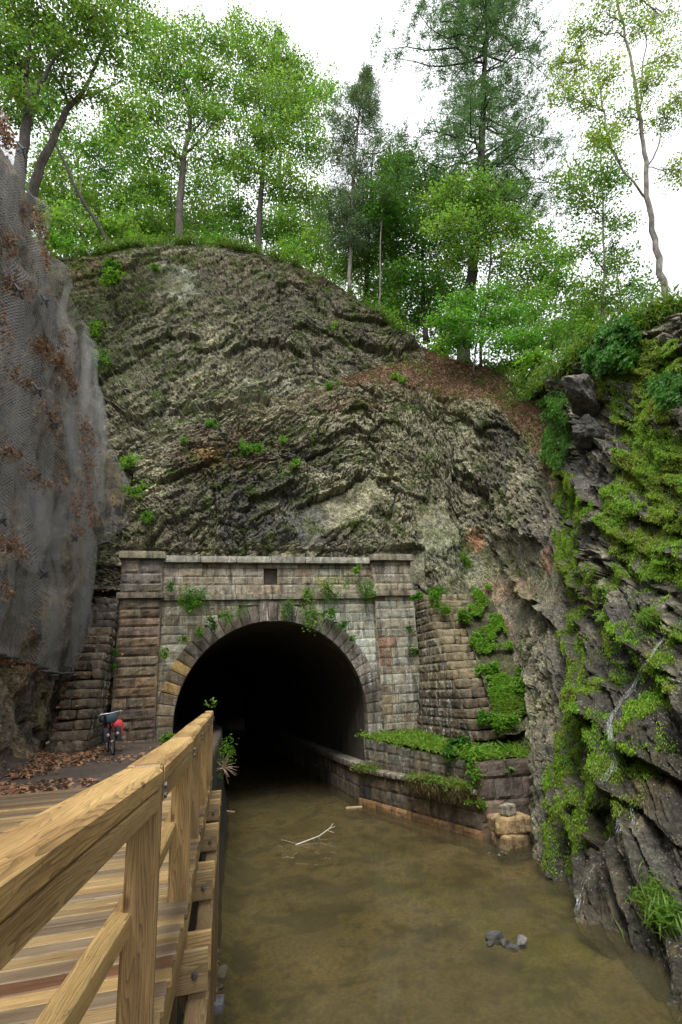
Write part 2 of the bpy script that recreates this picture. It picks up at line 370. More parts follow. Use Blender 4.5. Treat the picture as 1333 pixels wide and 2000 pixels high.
PX, PY, PZ = proj(G)
hinge = np.interp(700, PX[:, NV//3][:nu*2//3], w[:nu*2//3, 0]); dw = w-hinge
z = G[..., 2]
right = sst(8.3, 10.2, ucol)[:, None]+0*z            # 1 on the slabby right-hand wall
upper = sst(3.55, 3.95, vrow)[None]+0*z; upper = upper*(1-sst(5.6, 6.6, ucol))[:, None]
warp = fbm(G*.35, 3, 5)
dwu = dw+upper*2.5*sst(.4, 1., np.abs(upper)); fold = np.where(dwu < 0, -(.45+.4*upper)*dwu, (.85+.15*upper)*dwu); fold = np.sqrt(fold**2+1)+.0
t = z+fold*1.0+warp*.7+.14*fbm(G*1.1, 3, 8)
s = w*.9-.45*z+fbm(G*.5, 3, 9)*.7
D = np.zeros_like(z); tint = np.zeros_like(z); crack = np.zeros_like(z)
jit1, jit2 = fbm(G*2.3, 3, 311), fbm(G*2.3, 3, 312)
def layer(Ls, Lt, amp, seed, sk=0., wgt=1., ck=.06):
    global D, tint, crack
    ja = .16*min(1, Ls/1.2)*(1-.5*right)
    e, r1, r2, r3, bx, by = cells((s+sk*t)/Ls+jit1*ja/Ls, (t-.35*sk*s)/Lt+jit2*ja/Lt, seed, 4.)
    D = D+wgt*amp*((r1-.5)*1.0+(r2-.5)*bx*1.9+(r3-.5)*by*(1.1+.5*right))
    c = 1-sst(.0, ck, e); D = D-wgt*amp*.35*c; crack = np.maximum(crack, c*wgt); tint = tint+wgt*(r1-.5)
cen = 1-right
layer(3.4, 2.3, .34, 10, .5, cen); layer(1.5, 1.1, .17, 20, -.6, cen); layer(.9, .85, .12, 45, 1.3, cen); layer(.55, .45, .14, 30, .9, cen*(1-.2*upper), .1); layer(.27, .23, .11, 40, -.8, cen*(1-.2*upper), .1)
D += .06*fbm(G*9, 3, 37, .7)*cen
layer(4.6, 1.7, .5, 50, .35, right, .04); layer(2.3, .62, .34, 60, -.2, right, .05); layer(1.1, .3, .16, 70, .2, right, .06); layer(.6, .1, .05, 80, 0, right)
D += .1*fbm(G*2.2, 4, 33)*(1-.4*right)+.11*fbm(G*5, 4, 34, .65)*(1-.7*right)
# ledges and overhangs that break the face along the bedding
for pl, am, fd_ in (([(585, 990), (650, 957), (722, 925)], .5, 70), ([(355, 818), (400, 795), (445, 790), (475, 783), (535, 793)], .4, 50), ([(665, 812), (705, 800), (742, 818)], .3, 40), ([(845, 783), (895, 776)], .35, 40),
    ([(955, 1060), (1000, 1115), (1055, 1188), (1090, 1230)], .55, 110), ([(1005, 1010), (1075, 1082)], .35, 60), ([(572, 548), (605, 575), (636, 610)], .35, 30), ([(300, 960), (350, 925), (430, 895)], .35, 45), ([(460, 1000), (520, 965), (590, 950)], .35, 45), ([(880, 905), (940, 955), (985, 1020)], .35, 60), ([(640, 855), (700, 840), (760, 862)], .3, 40), ([(250, 690), (330, 660), (400, 668)], .25, 35), ([(430, 700), (520, 672), (610, 700)], .3, 40), ([(680, 660), (760, 690), (815, 672)], .4, 35),
    ([(1100, 1010), (1150, 1060), (1200, 1120)], .25, 60), ([(1110, 1130), (1160, 1200), (1240, 1260), (1330, 1330)], .3, 70), ([(1130, 1400), (1190, 1420), (1240, 1470), (1333, 1530)], .45, 80), ([(1150, 1600), (1200, 1560), (1260, 1580), (1333, 1660)], .25, 60)):
    pl = np.array(pl, float); xx = PX+14*jit1; yy2 = PY+14*jit2; yl = np.interp(xx, pl[:, 0], pl[:, 1]); q_ = (yl-yy2); inx = sst(pl[0, 0]-12, pl[0, 0]+25, xx)*(1-sst(pl[-1, 0]-25, pl[-1, 0]+12, xx))
    D += am*inx*np.where(q_ > 0, np.exp(-q_/fd_), 0)-am*.45*inx*np.where(q_ <= 0, np.exp(q_/(fd_*.4)), 0)
# a few broad smooth broken faces
for pg in ([(590, 992), (722, 930), (760, 975), (700, 1015), (620, 1040)], [(300, 550), (370, 540), (390, 580), (310, 585)], [(560, 1010), (600, 1000), (640, 1060), (600, 1075)], [(800, 1000), (870, 980), (900, 1060), (830, 1080)], [(900, 1060), (955, 1060), (1050, 1190), (1000, 1260), (920, 1180)], [(960, 1055), (1080, 1060), (1100, 1190), (1060, 1190)]):
    mk = np.where(inpoly(PX+8*jit1, PY+8*jit2, pg), 1., 0.); 
    for _ in range(3): mk[1:-1, 1:-1] = (mk[:-2, 1:-1]+mk[2:, 1:-1]+mk[1:-1, :-2]+mk[1:-1, 2:]+mk[1:-1, 1:-1])/5
    D = D*(1-.75*mk)+.03*mk*fbm(G*6, 3, 36); crack *= 1-mk
D += .45*fbm(G*.28, 3, 35)
# overhanging dark ledge lines on the lower face, and the soil shelf between the two masses
soilv = sst(3.0, 3.5, vrow)*(1-sst(3.9, 4.25, vrow)); soil = soilv[None]*(sst(4.0, 5.4, ucol)*(1-sst(9.0, 10, ucol)))[:, None]
soil2 = (sst(6.35, 7, ucol)*(1-sst(9.1, 10.0, ucol)))[:, None]*sst(3.15, 3.6, vrow)[None]; soil = np.maximum(soil, soil2)
topg = sst(5.55, 5.9, vrow)[None]*(1-sst(6.2, 7., ucol))[:, None]*sst(-.15, .2, fbm(G*.9, 3, 41)+.0); 
soil = np.clip(soil*sst(-.6, .1, fbm(G*1.1, 4, 40)+.45*(soil-.3)), 0, 1)
D = D*(1-.8*soil)+soil*(.06*fbm(G*5, 4, 43)); crack = crack*(1-soil)
# keep water line, portal contact and edges calm
edge = sst(0, .25, vrow)[None]*(1-.75*sst(5.7, 6, vrow))[None]*(1-.6*(sst(6, 6.6, ucol)*(1-sst(8, 8.8, ucol)))[:, None]*(1-sst(1.2, 2, vrow))[None])
D = D*edge
clear = (PX > 225) & (PX < 830) & (PY > 1070)        # rock stays behind the parapet
D = np.where(clear, np.minimum(D, .0)-.15, D)
CL = G+N*D[..., None]
# albedo
n_big = fbm(G*.33, 4, 51); n_mid = fbm(G*1.4, 4, 52); n_st = n2(s*.25, t*3.2, 53, 4)
n_f = fbm(G*4.5, 4, 54, .6)
col = np.array([.125, .112, .078])+np.array([.06, .056, .036])*np.clip(n_big*1.6+tint*.55, -1, 1)[..., None]
col = 1.3*col*(1+.5*n_mid[..., None])*(1+.35*n_st[..., None])*(1+.8*n_f[..., None])
def blend(c, m, k): m = np.clip(m, 0, 1)[..., None]; return c*(1-m)+np.array(k)*m
def patch(x, y, rx, ry, soft=.5, amp=.5, sc=.9, seed=60):
    d = np.sqrt(((PX-x)/rx)**2+((PY-y)/ry)**2)+amp*fbm(G*sc, 4, seed); return 1-sst(1-soft, 1+soft*.2, d)
for q, (x, y, rx, ry, k, a) in enumerate([
    (640,980,150,100,(.23,.215,.15),.75), (850,880,200,120,(.20,.19,.125),.65), (600,770,170,50,(.26,.25,.19),.75),
    (370,840,110,60,(.22,.21,.16),.6), (340,550,60,40,(.42,.43,.38),.9), (330,570,90,25,(.33,.34,.28),.7), (850,1080,110,80,(.19,.20,.14),.7),
    (480,930,150,90,(.022,.02,.018),.9), (640,890,70,40,(.028,.025,.02),.75), (960,930,60,50,(.03,.026,.022),.7), (560,960,60,40,(.03,.03,.034),.7), (520,1030,130,50,(.035,.034,.036),.85), (350,1010,70,60,(.03,.024,.018),.7),
    (1000,850,90,60,(.04,.033,.03),.8), (560,620,180,110,(.065,.058,.042),.6), (760,640,90,40,(.035,.03,.022),.8), (440,880,120,60,(.10,.06,.03),.7), (400,890,45,22,(.25,.125,.045),.7), (640,790,160,28,(.13,.075,.04),.6), (600,1010,55,60,(.05,.05,.058),.7),
    (980,1210,110,120,(.13,.105,.085),.6), (935,1060,22,30,(.27,.11,.05),.8), (1075,1090,22,32,(.28,.12,.06),.8), (955,1215,45,25,(.25,.11,.055),.7),
    (230,560,140,60,(.11,.085,.04),.8), (200,620,80,120,(.085,.085,.035),.7), (170,530,90,30,(.15,.095,.04),.7), (420,520,160,22,(.12,.095,.045),.6), (610,540,60,25,(.14,.1,.05),.6), (500,560,140,40,(.1,.08,.055),.5), (300,700,120,90,(.12,.115,.07),.6), (700,600,80,50,(.1,.085,.04),.7), (1000,1150,60,30,(.22,.12,.075),.5), (1110,1180,30,60,(.26,.19,.13),.5)]):
    col = blend(col, patch(x, y, rx, ry, .6, .7, .8, 60+q)*a, k)
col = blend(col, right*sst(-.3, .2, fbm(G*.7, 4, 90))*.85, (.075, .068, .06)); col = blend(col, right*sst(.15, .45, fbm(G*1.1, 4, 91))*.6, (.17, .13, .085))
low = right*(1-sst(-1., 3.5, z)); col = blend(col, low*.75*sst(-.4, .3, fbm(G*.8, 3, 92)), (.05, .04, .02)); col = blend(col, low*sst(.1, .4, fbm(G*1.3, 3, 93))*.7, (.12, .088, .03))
mossy = sst(-.1, .3, fbm(G*1.5, 5, 94)+.25*(N[..., 2]-.3))*(1-right)*.55
col = blend(col, mossy, (.078, .085, .026))
lt = (1-sst(1.0, 2.6, ucol))[:, None]*sst(3.3, 4.6, vrow)[None]; col = blend(col, lt*sst(-.3, .2, n_mid)*.8, (.10, .115, .03))
col = blend(col, crack*.6, (.025, .021, .016))
col = blend(col, soil, (.135, .078, .046)); col = blend(col, soil*sst(.0, .4, n_mid), (.19, .115, .07)); col = blend(col, soil*sst(.15, .4, fbm(G*.9, 3, 96))*.7, (.1, .13, .03))
# moss sheets of the right-hand wall
MP = [[(1170,735),(1240,680),(1345,680),(1345,1150),(1260,1135),(1195,1130),(1185,980),(1205,860)],
      [(1090,930),(1140,920),(1165,985),(1130,1070),(1120,1120),(1098,1060)], [(1085,1430),(1135,1340),(1185,1440),(1235,1450),(1200,1610),(1150,1700),(1115,1720),(1082,1640)],
      [(1150,1330),(1200,1190),(1260,1190),(1180,1420)], [(1250,1400),(1330,1210),(1345,1290),(1235,1470)], [(1200,640),(1300,690),(1290,760),(1200,745)],[(1100,1090),(1135,1075),(1140,1135),(1110,1140)],[(1190,1430),(1250,1480),(1250,1560),(1215,1540)]]
moss = np.zeros_like(z)
wx = PX+26*fbm(G*.9, 3, 97); wy = PY+26*fbm(G*.9, 3, 98)
for P_, thr in zip(MP, (-.75, -.7, -.32, -.2, -.12, -.5, -.6, -.3)): moss = np.maximum(moss, np.where(inpoly(wx, wy, P_), sst(thr, thr+.22, fbm(G*np.array([1.6, 1.6, .8]), 4, 99)), 0))
big = np.where(inpoly(wx, wy, [(1090,1120),(1345,1120),(1345,1480),(1240,1620),(1180,1720),(1100,1680),(1075,1500),(1110,1300)]), sst(.04, .3, fbm(G*np.array([2.2, 2.2, .5]), 4, 103)), 0)
moss = np.maximum(moss, big*.85); thin = fbm(G*np.array([3.2, 3.2, .8]), 4, 104); moss *= sst(-.45, .12, thin)*(1-.6*crack)
mg = (.5+.5*np.clip(fbm(G*1.2, 3, 100)*1.8, -1, 1))[..., None]
col = blend(col, moss*.9, (.06, .085, .012)) 
wet = 1-low*.8-.5*right*(moss < .1); wet = np.clip(np.where(soil > .3, 1, wet), 0, 1)
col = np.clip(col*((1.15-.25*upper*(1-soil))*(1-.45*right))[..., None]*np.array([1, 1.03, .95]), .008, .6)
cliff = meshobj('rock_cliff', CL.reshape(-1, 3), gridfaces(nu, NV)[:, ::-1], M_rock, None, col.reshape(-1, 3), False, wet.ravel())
tag(cliff, 'folded grey rock cliff of the cut, above the tunnel and down its right side', 'cliff', kind='structure')
cut = nu-1
# lookup: visible cliff point at a pixel
cx, cy, cz = proj(CL.reshape(-1, 3)); CLf, CNf = CL.reshape(-1, 3), N.reshape(-1, 3); PXf, PYf = cx, cy
def surf(px, py, lift=0.):
    m = np.where((abs(cx-px) < 7) & (abs(cy-py) < 7) & (cz > 0))[0]
    if len(m) == 0: m = np.argsort((cx-px)**2+(cy-py)**2)[:1]
    i = m[np.argmin(cz[m]+.05*np.hypot(cx[m]-px, cy[m]-py))]; return CLf[i]+CNf[i]*lift, CNf[i]
# moss as blades hanging down the rock
def scatter(mask, n, area=None):
    m = mask.ravel()
    A = np.linalg.norm(np.cross(np.gradient(CL, axis=0), np.gradient(CL, axis=1)), axis=-1).ravel() if area is None else area
    p = m*A; p = p/p.sum(); i = rng.choice(len(p), n, p=p); return CLf[i]+rng.normal(0, .03, (n, 3)), CNf[i], i
AREA = np.linalg.norm(np.cross(np.gradient(CL, axis=0), np.gradient(CL, axis=1)), axis=-1).ravel()
P_, n_, i_ = scatter(moss, 250000, AREA)
g_ = np.clip(mg.ravel()[i_]+.5*fbm(P_*2.5, 3, 105), 0, 1)[:, None]; mc = np.array([.18, .36, .028])*g_+np.array([.2, .26, .03])*(1-g_)
tag(leafmesh('moss', P_+n_*(rng.uniform(-.01, .05, (len(P_), 1))+.05*fbm(P_*4, 2, 106)[:, None]), .058, mc, M_moss, asp=.45, axis=n_*.25+np.array([0, 0, -.75]), nrm=n_*1.5, spread=.55, var=.35), 'bright green moss hanging in sheets on the wet right-hand rock', 'moss', kind='stuff')
# tiny herbs and grass in the cracks of the central face, thicker to the upper left
hm = (.16+mossy*1.4+lt*3.4+1.2*(sst(5.35, 5.8, vrow)[None]*(1-sst(6, 6.6, ucol))[:, None])+soil*.25)*sst(.02, .3, fbm(G*1.9, 4, 101))*(1-right*.85)
hm = hm*((PY < 1075)|(PX > 830)); hm[:nu//12] *= .2
P_, n_, i_ = scatter(hm, 38000, AREA)
g_ = rng.random((len(P_), 1)); tag(leafmesh('rock_herbs', P_+n_*.04, .09, np.array([.1, .13, .03])*g_+np.array([.075, .16, .02])*(1-g_), M_leaf, asp=.5, nrm=n_, droop=0), 'small green herbs and grass rooted in the cliff cracks', 'herbs', kind='stuff')
# dead needles and twigs on the soil shelf
P_, n_, i_ = scatter(np.where(soil > .5, 1., 0), 16000, AREA)
g_ = rng.random((len(P_), 1)); tag(leafmesh('needle_litter', P_+n_*.03, .13, np.array([.2, .11, .06])*g_+np.array([.08, .05, .03])*(1-g_), M_dry, asp=.3, nrm=n_*2, droop=0), 'reddish brown needle litter on the soil shelf of the cliff', 'litter', kind='stuff')

# ---------------------------------------------------------------- hilltop behind the crest
crest = np.array([CL[i, -1] for i in range(0, nu, 6)]); cr = crest.copy()
L0 = np.array([[-60, 10, 26], [-60, 40, 34]])
back = []
for d, dz in ((.2, -.25), (1.2, .05), (4, .7), (12, 1.5), (40, -2), (120, -25)):
    nrm_out = np.stack([np.clip((cr[:, 0]-2)/14, -.4, 1), np.full(len(cr), 1.), np.zeros(len(cr))], 1); nrm_out[cr[:, 1] < 12, 1] *= .2; nrm_out = unit(nrm_out)
    back.append(cr+nrm_out*d+np.array([0, 0, dz]))
B = np.stack(back, 1); B = np.stack([spline(b, 60) for b in B]); B[..., 2] += .25*fbm(B*.6, 3, 110)*sst(0, 12, np.arange(60))[None]
bc = np.array([.075, .1, .025])*(1+.5*fbm(B*.8, 3, 111)[..., None]); bc = blend(bc, sst(.1, .3, fbm(B*.5, 3, 112))*.7, (.09, .06, .035))
tag(meshobj('hill', B.reshape(-1, 3), gridfaces(len(B), 60), M_soil, None, bc.reshape(-1, 3), True), 'wooded hilltop behind the cliff edge', 'hill', kind='structure')
# grass and herb fringe along the crest
ci = np.interp(rng.random(52000)*(12.9-.6)+.6, ucol, np.arange(nu)); ii_ = np.clip(ci.astype(int), 0, nu-1); jj_ = NV-16+np.argmax(CL[:, -16:, 2], 1); c0 = CL[ii_, jj_[ii_]]; nb = len(c0)
u_ = np.interp(ci, np.arange(nu), ucol); dens = sst(-.25, .15, fbm(c0*.5, 3, 113))+.3; dens *= np.where((u_ > 6.6) & (u_ < 9.2), .25, 1)
k_ = rng.random(nb) < dens; c0 = c0[k_]; off = rng.exponential(.9, (len(c0), 1))
FP = c0+(off-.35)*np.array([0, .9, .12])-np.array([0, 0, 1.])*np.clip(.35-off, 0, 1)*.9+np.stack([rng.normal(0, .1, len(c0)), rng.normal(0, .3, len(c0)), rng.exponential(.22, len(c0))+.02], 1)
g_ = rng.random((len(FP), 1))**1.5
tag(leafmesh('crest_grass', FP, .34, np.array([.16, .2, .04])*g_+np.array([.075, .17, .02])*(1-g_), M_leaf, asp=.22, axis=np.array([0, 0, .9]), spread=.7), 'grass and weeds fringing the cliff edge', 'grass', kind='stuff')

# ---------------------------------------------------------------- left rock wall, under the net
LY = [-8, 2, 7, 9.85, 12, 14.5, 16.5, 18.5, 20.5, 22.4, 24.0, 24.6, 24.9]
LX = [-5.2, -4.9, -4.6, -4.45, -4.35, -4.3, -4.25, -4.2, -4.2, -4.2, -4.0, -3.2, -2.3]
LZ = [12, 12, 12, 12.0, 12.6, 12.7, 12.8, 13.1, 13.2, 13.0, 11.7, 10.2, 7.9]
LF = [-.9, -.9, -.75, -.4, -.25, -.05, .05, .25, .4, .3, .2, .1, 0]     # how far the foot stands out
LC = []
for y, x, zt, f in zip(LY, LX, LZ, LF):
    row = []
    for q, (zz, o) in enumerate(((-2.0, f*0+.35), (-.6, .3), (.8, .0), (zt*.35, .05), (zt*.7, -.05), (zt-.3, -.12), (zt+.25, -.9), (zt+1.2, -2.8), (zt+4.5, -7.5), (zt+12, -22))):
        row.append((x+o-(.35 if 7 < y < 17 and q < 2 else 0)*0, y, zz))
    LC.append(row)
LC = np.array(LC, float)
lu = np.concatenate([i+np.arange(n)/n for i, n in enumerate([10, 20, 40, 60, 60, 60, 60, 60, 60, 50, 25, 15])]+[[12]])
LG, lv = loft(LC, lu, 330); LN = gridnormals(LG); LN *= np.sign(LN[..., :1]+.4*LN[..., 2:3]+1e-6); LN = unit(LN)
tt = LG[..., 2]-.55*LG[..., 1]+.7*fbm(LG*.4, 3, 120); ss = LG[..., 1]+.4*LG[..., 2]+.6*fbm(LG*.4, 3, 121)
LD = np.zeros(tt.shape); LT = LD.copy()
for Ls, Lt, am, sd_ in ((3, 1.4, .6, 122), (1.2, .5, .25, 123), (.5, .2, .09, 124)):
    e, r1, r2, r3, bx, by = cells(ss/Ls, tt/Lt, sd_); LD += am*((r1-.5)+(r2-.5)*bx+(r3-.5)*by*1.4)-am*.3*(1-sst(0, .06, e)); LT += r1-.5
LD += .25*fbm(LG*.45, 3, 125)+.06*fbm(LG*4, 3, 126)
LD *= (1-.6*sst(3.6, 5, lv)[None])*(1-.5*sst(8.5, 11, lu))[:, None]
LR = LG+LN*LD[..., None]
lc = np.array([.185, .14, .08])*(1+.5*fbm(LG*1.2, 4, 127)[..., None]+.3*LT[..., None]); lc *= (1+.9*fbm(LG*np.array([2, 1, 4]), 4, 139)[..., None])*(1-.55*(LT < -.35))[..., None]; lc = blend(lc, sst(.0, .4, fbm(LG*.5, 3, 128))*.7, (.06, .052, .042))
lc = blend(lc, sst(.1, .45, fbm(LG*np.array([1, 1, .4]), 4, 129))*.5*(1-sst(1, 5, LG[..., 2])), (.085, .09, .022)); lc = blend(lc, sst(.05, .3, fbm(LG*.8, 3, 130))*.5*(LG[..., 2] > 2), (.2, .14, .07))
lc = blend(lc, (sst(6, 7, lv)[None]+0*LD)*.9, (.075, .1, .025))
netwall = meshobj('rock_wall', LR.reshape(-1, 3), gridfaces(len(lu), 330), M_netrock, None, np.clip(lc, .01, .6).reshape(-1, 3), False)
tag(netwall, 'steep brown rock wall on the left of the cut, hung with netting', 'rock wall', kind='structure')

# ---------------------------------------------------------------- ground, water, far ground
def sheet(x0, x1, y0, y1, nx, ny, zf):
    X, Y = np.meshgrid(np.linspace(x0, x1, nx), np.linspace(y0, y1, ny), indexing='ij'); return np.stack([X, Y, zf(X, Y)], -1)
def edge_x(y): return np.interp(y, [-8, 4, 9.4, 11.7, 16.2, 21, 26, 72], [-.15, .0, .2, .36, .76, 1.2, 1.6, 2.2])
TP = sheet(0, 1, -8, 72, 70, 420, lambda X, Y: 0*X)
yy = TP[..., 1]; ex = edge_x(yy); TP[..., 0] = -6+TP[..., 0]*(ex+6)
gz = np.where(yy < 10.2, -1.95, -1.45)+.0; gz = -1.95+.5*sst(9.7, 10.4, yy)
TP[..., 0] -= .4*(yy < 10.3)*sst(-1, .2, TP[..., 0]); TP[..., 2] = gz+.05*fbm(TP*1.3, 4, 140)+.25*sst(-3.2, -4.6, TP[..., 0])*0+.35*(1-sst(-4.4, -3.1, TP[..., 0]))*(1-sst(15.5, 18, yy))
wall = np.stack([np.stack([ex[0]-.4*(yy[0] < 10.3)+o+.04*fbm(np.stack([yy[0]*1.5, 0*yy[0]+zz, 0*yy[0]], -1), 3, 141), yy[0], np.maximum(gz[0], -2.2 if False else -9)*0+zz*1.], -1) for zz, o in ((-1.7, .02), (-2.4, .05), (-3.2, .08), (-3.9, .14), (-4.9, .5))])
wall[..., 2] = np.minimum(wall[..., 2], gz[0][None]-.08)
TPa = np.concatenate([TP, wall]); tn = fbm(TPa*1.6, 4, 142)
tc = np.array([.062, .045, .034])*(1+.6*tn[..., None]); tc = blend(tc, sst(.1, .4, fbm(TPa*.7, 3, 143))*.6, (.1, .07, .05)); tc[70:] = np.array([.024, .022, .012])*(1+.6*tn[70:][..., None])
tag(meshobj('towpath', TPa.reshape(-1, 3), gridfaces(*TPa.shape[:2])[:, ::-1], M_soil, None, tc.reshape(-1, 3), True), 'dark earth towpath leading to the tunnel', 'path', kind='structure')
BD = sheet(-.3, 14, -8, 72, 220, 900, lambda X, Y: -4.62+0*X); BD[..., 2] += .12*fbm(BD*1.1, 4, 145)+.22*np.exp(-((BD[..., 0]-edge_x(BD[..., 1])-.15)/.35)**2)
bdc = np.array([.15, .125, .058])*(1+.5*fbm(BD*.8, 4, 146)[..., None]); bdc = blend(bdc, sst(.1, .35, fbm(BD*1.7, 4, 147))*.8, (.055, .045, .025)); bdc = blend(bdc, sst(.15, .4, fbm(BD*5, 4, 149))*.6, (.05, .04, .022)); bdc = blend(bdc, sst(4.6, 7.5, BD[..., 0])*sst(-.1, .3, fbm(BD*.9, 3, 148))*(BD[..., 1] < 15)*.8, (.17, .17, .05)); bdc = blend(bdc, sst(.2, .4, fbm(BD*2.6, 5, 150, .65))*.75, (.04, .036, .018))
tag(meshobj('canal_bed', BD.reshape(-1, 3), gridfaces(220, 900), M_soil, None, bdc.reshape(-1, 3), True), 'muddy bed of the canal', 'canal bed', kind='structure')
FG = sheet(-700, 700, -700, 700, 30, 30, lambda X, Y: -6.2+0*X)
tag(meshobj('ground', FG.reshape(-1, 3), gridfaces(30, 30), M_soil, None, np.broadcast_to((.08, .09, .04), (900, 3)), True), 'ground', 'ground', kind='structure')
m, nt, b = newmat('canal_water'); c = coords(nt)
b.inputs['Roughness'].default_value = .04; b.inputs['IOR'].default_value = 1.45
v = ramp(nt, noise(nt, .5, 6, c, .65, .5), (.35, (.078, .07, .036)), (.52, (.11, .098, .053)), (.7, (.145, .13, .073)))
nt.links.new(v, b.inputs['Base Color'])
h_ = noise(nt, 7, 5, coords(nt, (1, .8, 1)), .6); bump(nt, b, h_, .06, .015)
tr = node(nt, 'ShaderNodeBsdfTransparent'); tr.inputs[0].default_value = (.78, .71, .53, 1); mxs = node(nt, 'ShaderNodeMixShader'); mxs.inputs[0].default_value = .62
nt.links.new(b.outputs[0], mxs.inputs[1]); nt.links.new(tr.outputs[0], mxs.inputs[2]); nt.links.new(mxs.outputs[0], nt.nodes['Material Output'].inputs[0])
b.inputs['Specular IOR Level'].default_value = .9; M_water = m
WS = sheet(-.2, 14, -8, 72, 4, 20, lambda X, Y: -4.26+0*X)
tag(meshobj('canal_water', WS.reshape(-1, 3), gridfaces(4, 20), M_water, None, None, True), 'murky olive brown canal water', 'water', kind='structure')
# ---------------------------------------------------------------- rockfall net
m, nt, b = newmat('wire_net'); at_ = node(nt, 'ShaderNodeAttribute', attribute_name='netuv'); sp_ = node(nt, 'ShaderNodeSeparateXYZ'); nt.links.new(at_.outputs['Vector'], sp_.inputs[0])
def mth(op, a, b_=None):
    n = node(nt, 'ShaderNodeMath', operation=op)
    for s_, v_ in zip(n.inputs, (a, b_)):
        if v_ is None: continue
        if hasattr(v_, 'is_output'): nt.links.new(v_, s_)
        else: s_.default_value = v_
    return n.outputs[0]
def wires(e): return mth('LESS_THAN', mth('ABSOLUTE', mth('SUBTRACT', mth('FRACT', e), .5)), .05)
k1 = mth('MULTIPLY', sp_.outputs[0], 18.5); k2 = mth('MULTIPLY', sp_.outputs[1], 12.5)
al = mth('MAXIMUM', wires(mth('ADD', k1, k2)), wires(mth('SUBTRACT', k1, k2)))
b.inputs['Base Color'].default_value = (.3, .3, .292, 1); b.inputs['Roughness'].default_value = .5; b.inputs['Metallic'].default_value = .2
nt.links.new(al, b.inputs['Alpha']); M_net = m
NY = np.array([4, 7, 9.85, 12, 14.7, 16.5, 18.2, 20.4, 21.1, 22.4, 23.6, 24.4, 24.8, 25.0])
HZ = np.interp(NY, [4, 14.7, 18.2, 20.4, 21.1, 22.4, 24, 24.6, 25], [1.1, 1.0, .75, 1.3, 2.9, 4.9, 6.4, 7.2, 7.5])
TZ = np.interp(NY, LY, LZ); TZ[-1] = 7.9; TX = np.interp(NY, LY, LX)
NC = []
for y, x, h, tz in zip(NY, TX, HZ, TZ):
    fo = .42*np.interp(y, [4, 16, 20.5, 24.2, 25], [1, 1.2, 1.35, .8, .25])
    NC.append([(x+fo*1.15-.08, y, h), (x+fo*1.2, y, h+(tz-h)*.12), (x+fo, y, h+(tz-h)*.4), (x+fo*.8, y, h+(tz-h)*.72), (x+fo*.6, y, tz-.15), (x-.35*fo/.42, y, tz+.42), (x-1.6, y, tz+1.0)])
NCc = np.array(NC); nlu = np.linspace(0, len(NY)-1, 420); NG, nlv = loft(NCc, nlu, 260); NN = gridnormals(NG); NN *= np.sign(NN[..., :1]+.4*NN[..., 2:3]+1e-6); NN = unit(NN)
q_ = NG*np.array([1, 1, .13]); fd = np.clip(1-np.abs(fbm(q_*1.25, 2, 151))*5.5, -.6, 1); ND = .42*fd*np.clip(1-.3*nlv[None]/6, 0, 1)+.16*fbm(NG*.5, 2, 152)+.05*fbm(NG*np.array([3, 3, .8]), 2, 153)
ND += -.2*sst(.1, .4, fbm(NG*np.array([.8, .8, .5]), 3, 154))
NP = NG+NN*(ND*(.12+.72*(1-sst(3.4, 4.9, nlv)))[None]*(1-.7*sst(11, 13, nlu))[:, None])[..., None]
net = meshobj('rockfall_net', NP.reshape(-1, 3), gridfaces(420, 260), M_net, None, None, True)
dl = np.linalg.norm(np.diff(NP, axis=0), axis=-1).mean(1); uu = np.concatenate([[0], np.cumsum(dl)])[:, None]+0*NP[..., 0]
vv_ = np.concatenate([np.zeros((420, 1)), np.cumsum(np.linalg.norm(np.diff(NG, axis=1), axis=-1), 1)], 1)
a_ = net.data.attributes.new('netuv', 'FLOAT_VECTOR', 'POINT'); a_.data.foreach_set('vector', np.stack([uu, vv_, 0*uu], -1).astype(np.float32).ravel())
tag(net, 'grey wire rockfall net draped over the brown left rock wall', 'rockfall net')
M_steel = mat_plain('dull_steel', (.1, .105, .11), .5, .6, 20, .4)
mb = MB(); mb.tube(NP[::3, 0]+np.array([.02, 0, 0]), .03, 6); mb.build('edge_cable', M_steel, net, True)
nx_, ny_, nz_ = proj(NP.reshape(-1, 3)); NPf, NNf = NP.reshape(-1, 3), NN.reshape(-1, 3)
def netat(px, py):
    d = (nx_-px)**2+(ny_-py)**2; i = np.where(d < 30)[0]
    i = i[np.argmin(nz_[i])] if len(i) else np.argmin(d); return NPf[i], NNf[i]
for px, py in ((72, 760), (40, 568), (75, 925), (112, 826), (62, 428), (90, 585), (98, 268), (75, 1243), (90, 1118), (2, 1010), (150, 1050)):
    p, n = netat(px, py); mb = MB(); n = unit(n+np.array([.5, -.6, 0])); A = unit(np.cross(n, [0, 0, 1.])); Bz = np.cross(A, n)
    for th in np.arange(4)*pi/2+.5:
        d = A*cos(th)+Bz*sin(th); e = -A*sin(th)+Bz*cos(th)
        V = [p+n*.05+d*.03+e*.05, p+n*.05+d*.03-e*.05, p+n*.01+d*.17-e*.025, p+n*.01+d*.17+e*.025]; V += [v_-n*.03 for v_ in V]
        mb.add(V, [(0, 1, 2, 3), (7, 6, 5, 4), (0, 3, 7, 4), (1, 5, 6, 2), (2, 6, 7, 3)])
    mb.lathe(p, n, [(0, .055), (.06, .05), (.065, .02), (.13, .02), (.13, 0)], 8); mb.build('anchor_plate', M_steel, net)
LP_, LN_ = [], []
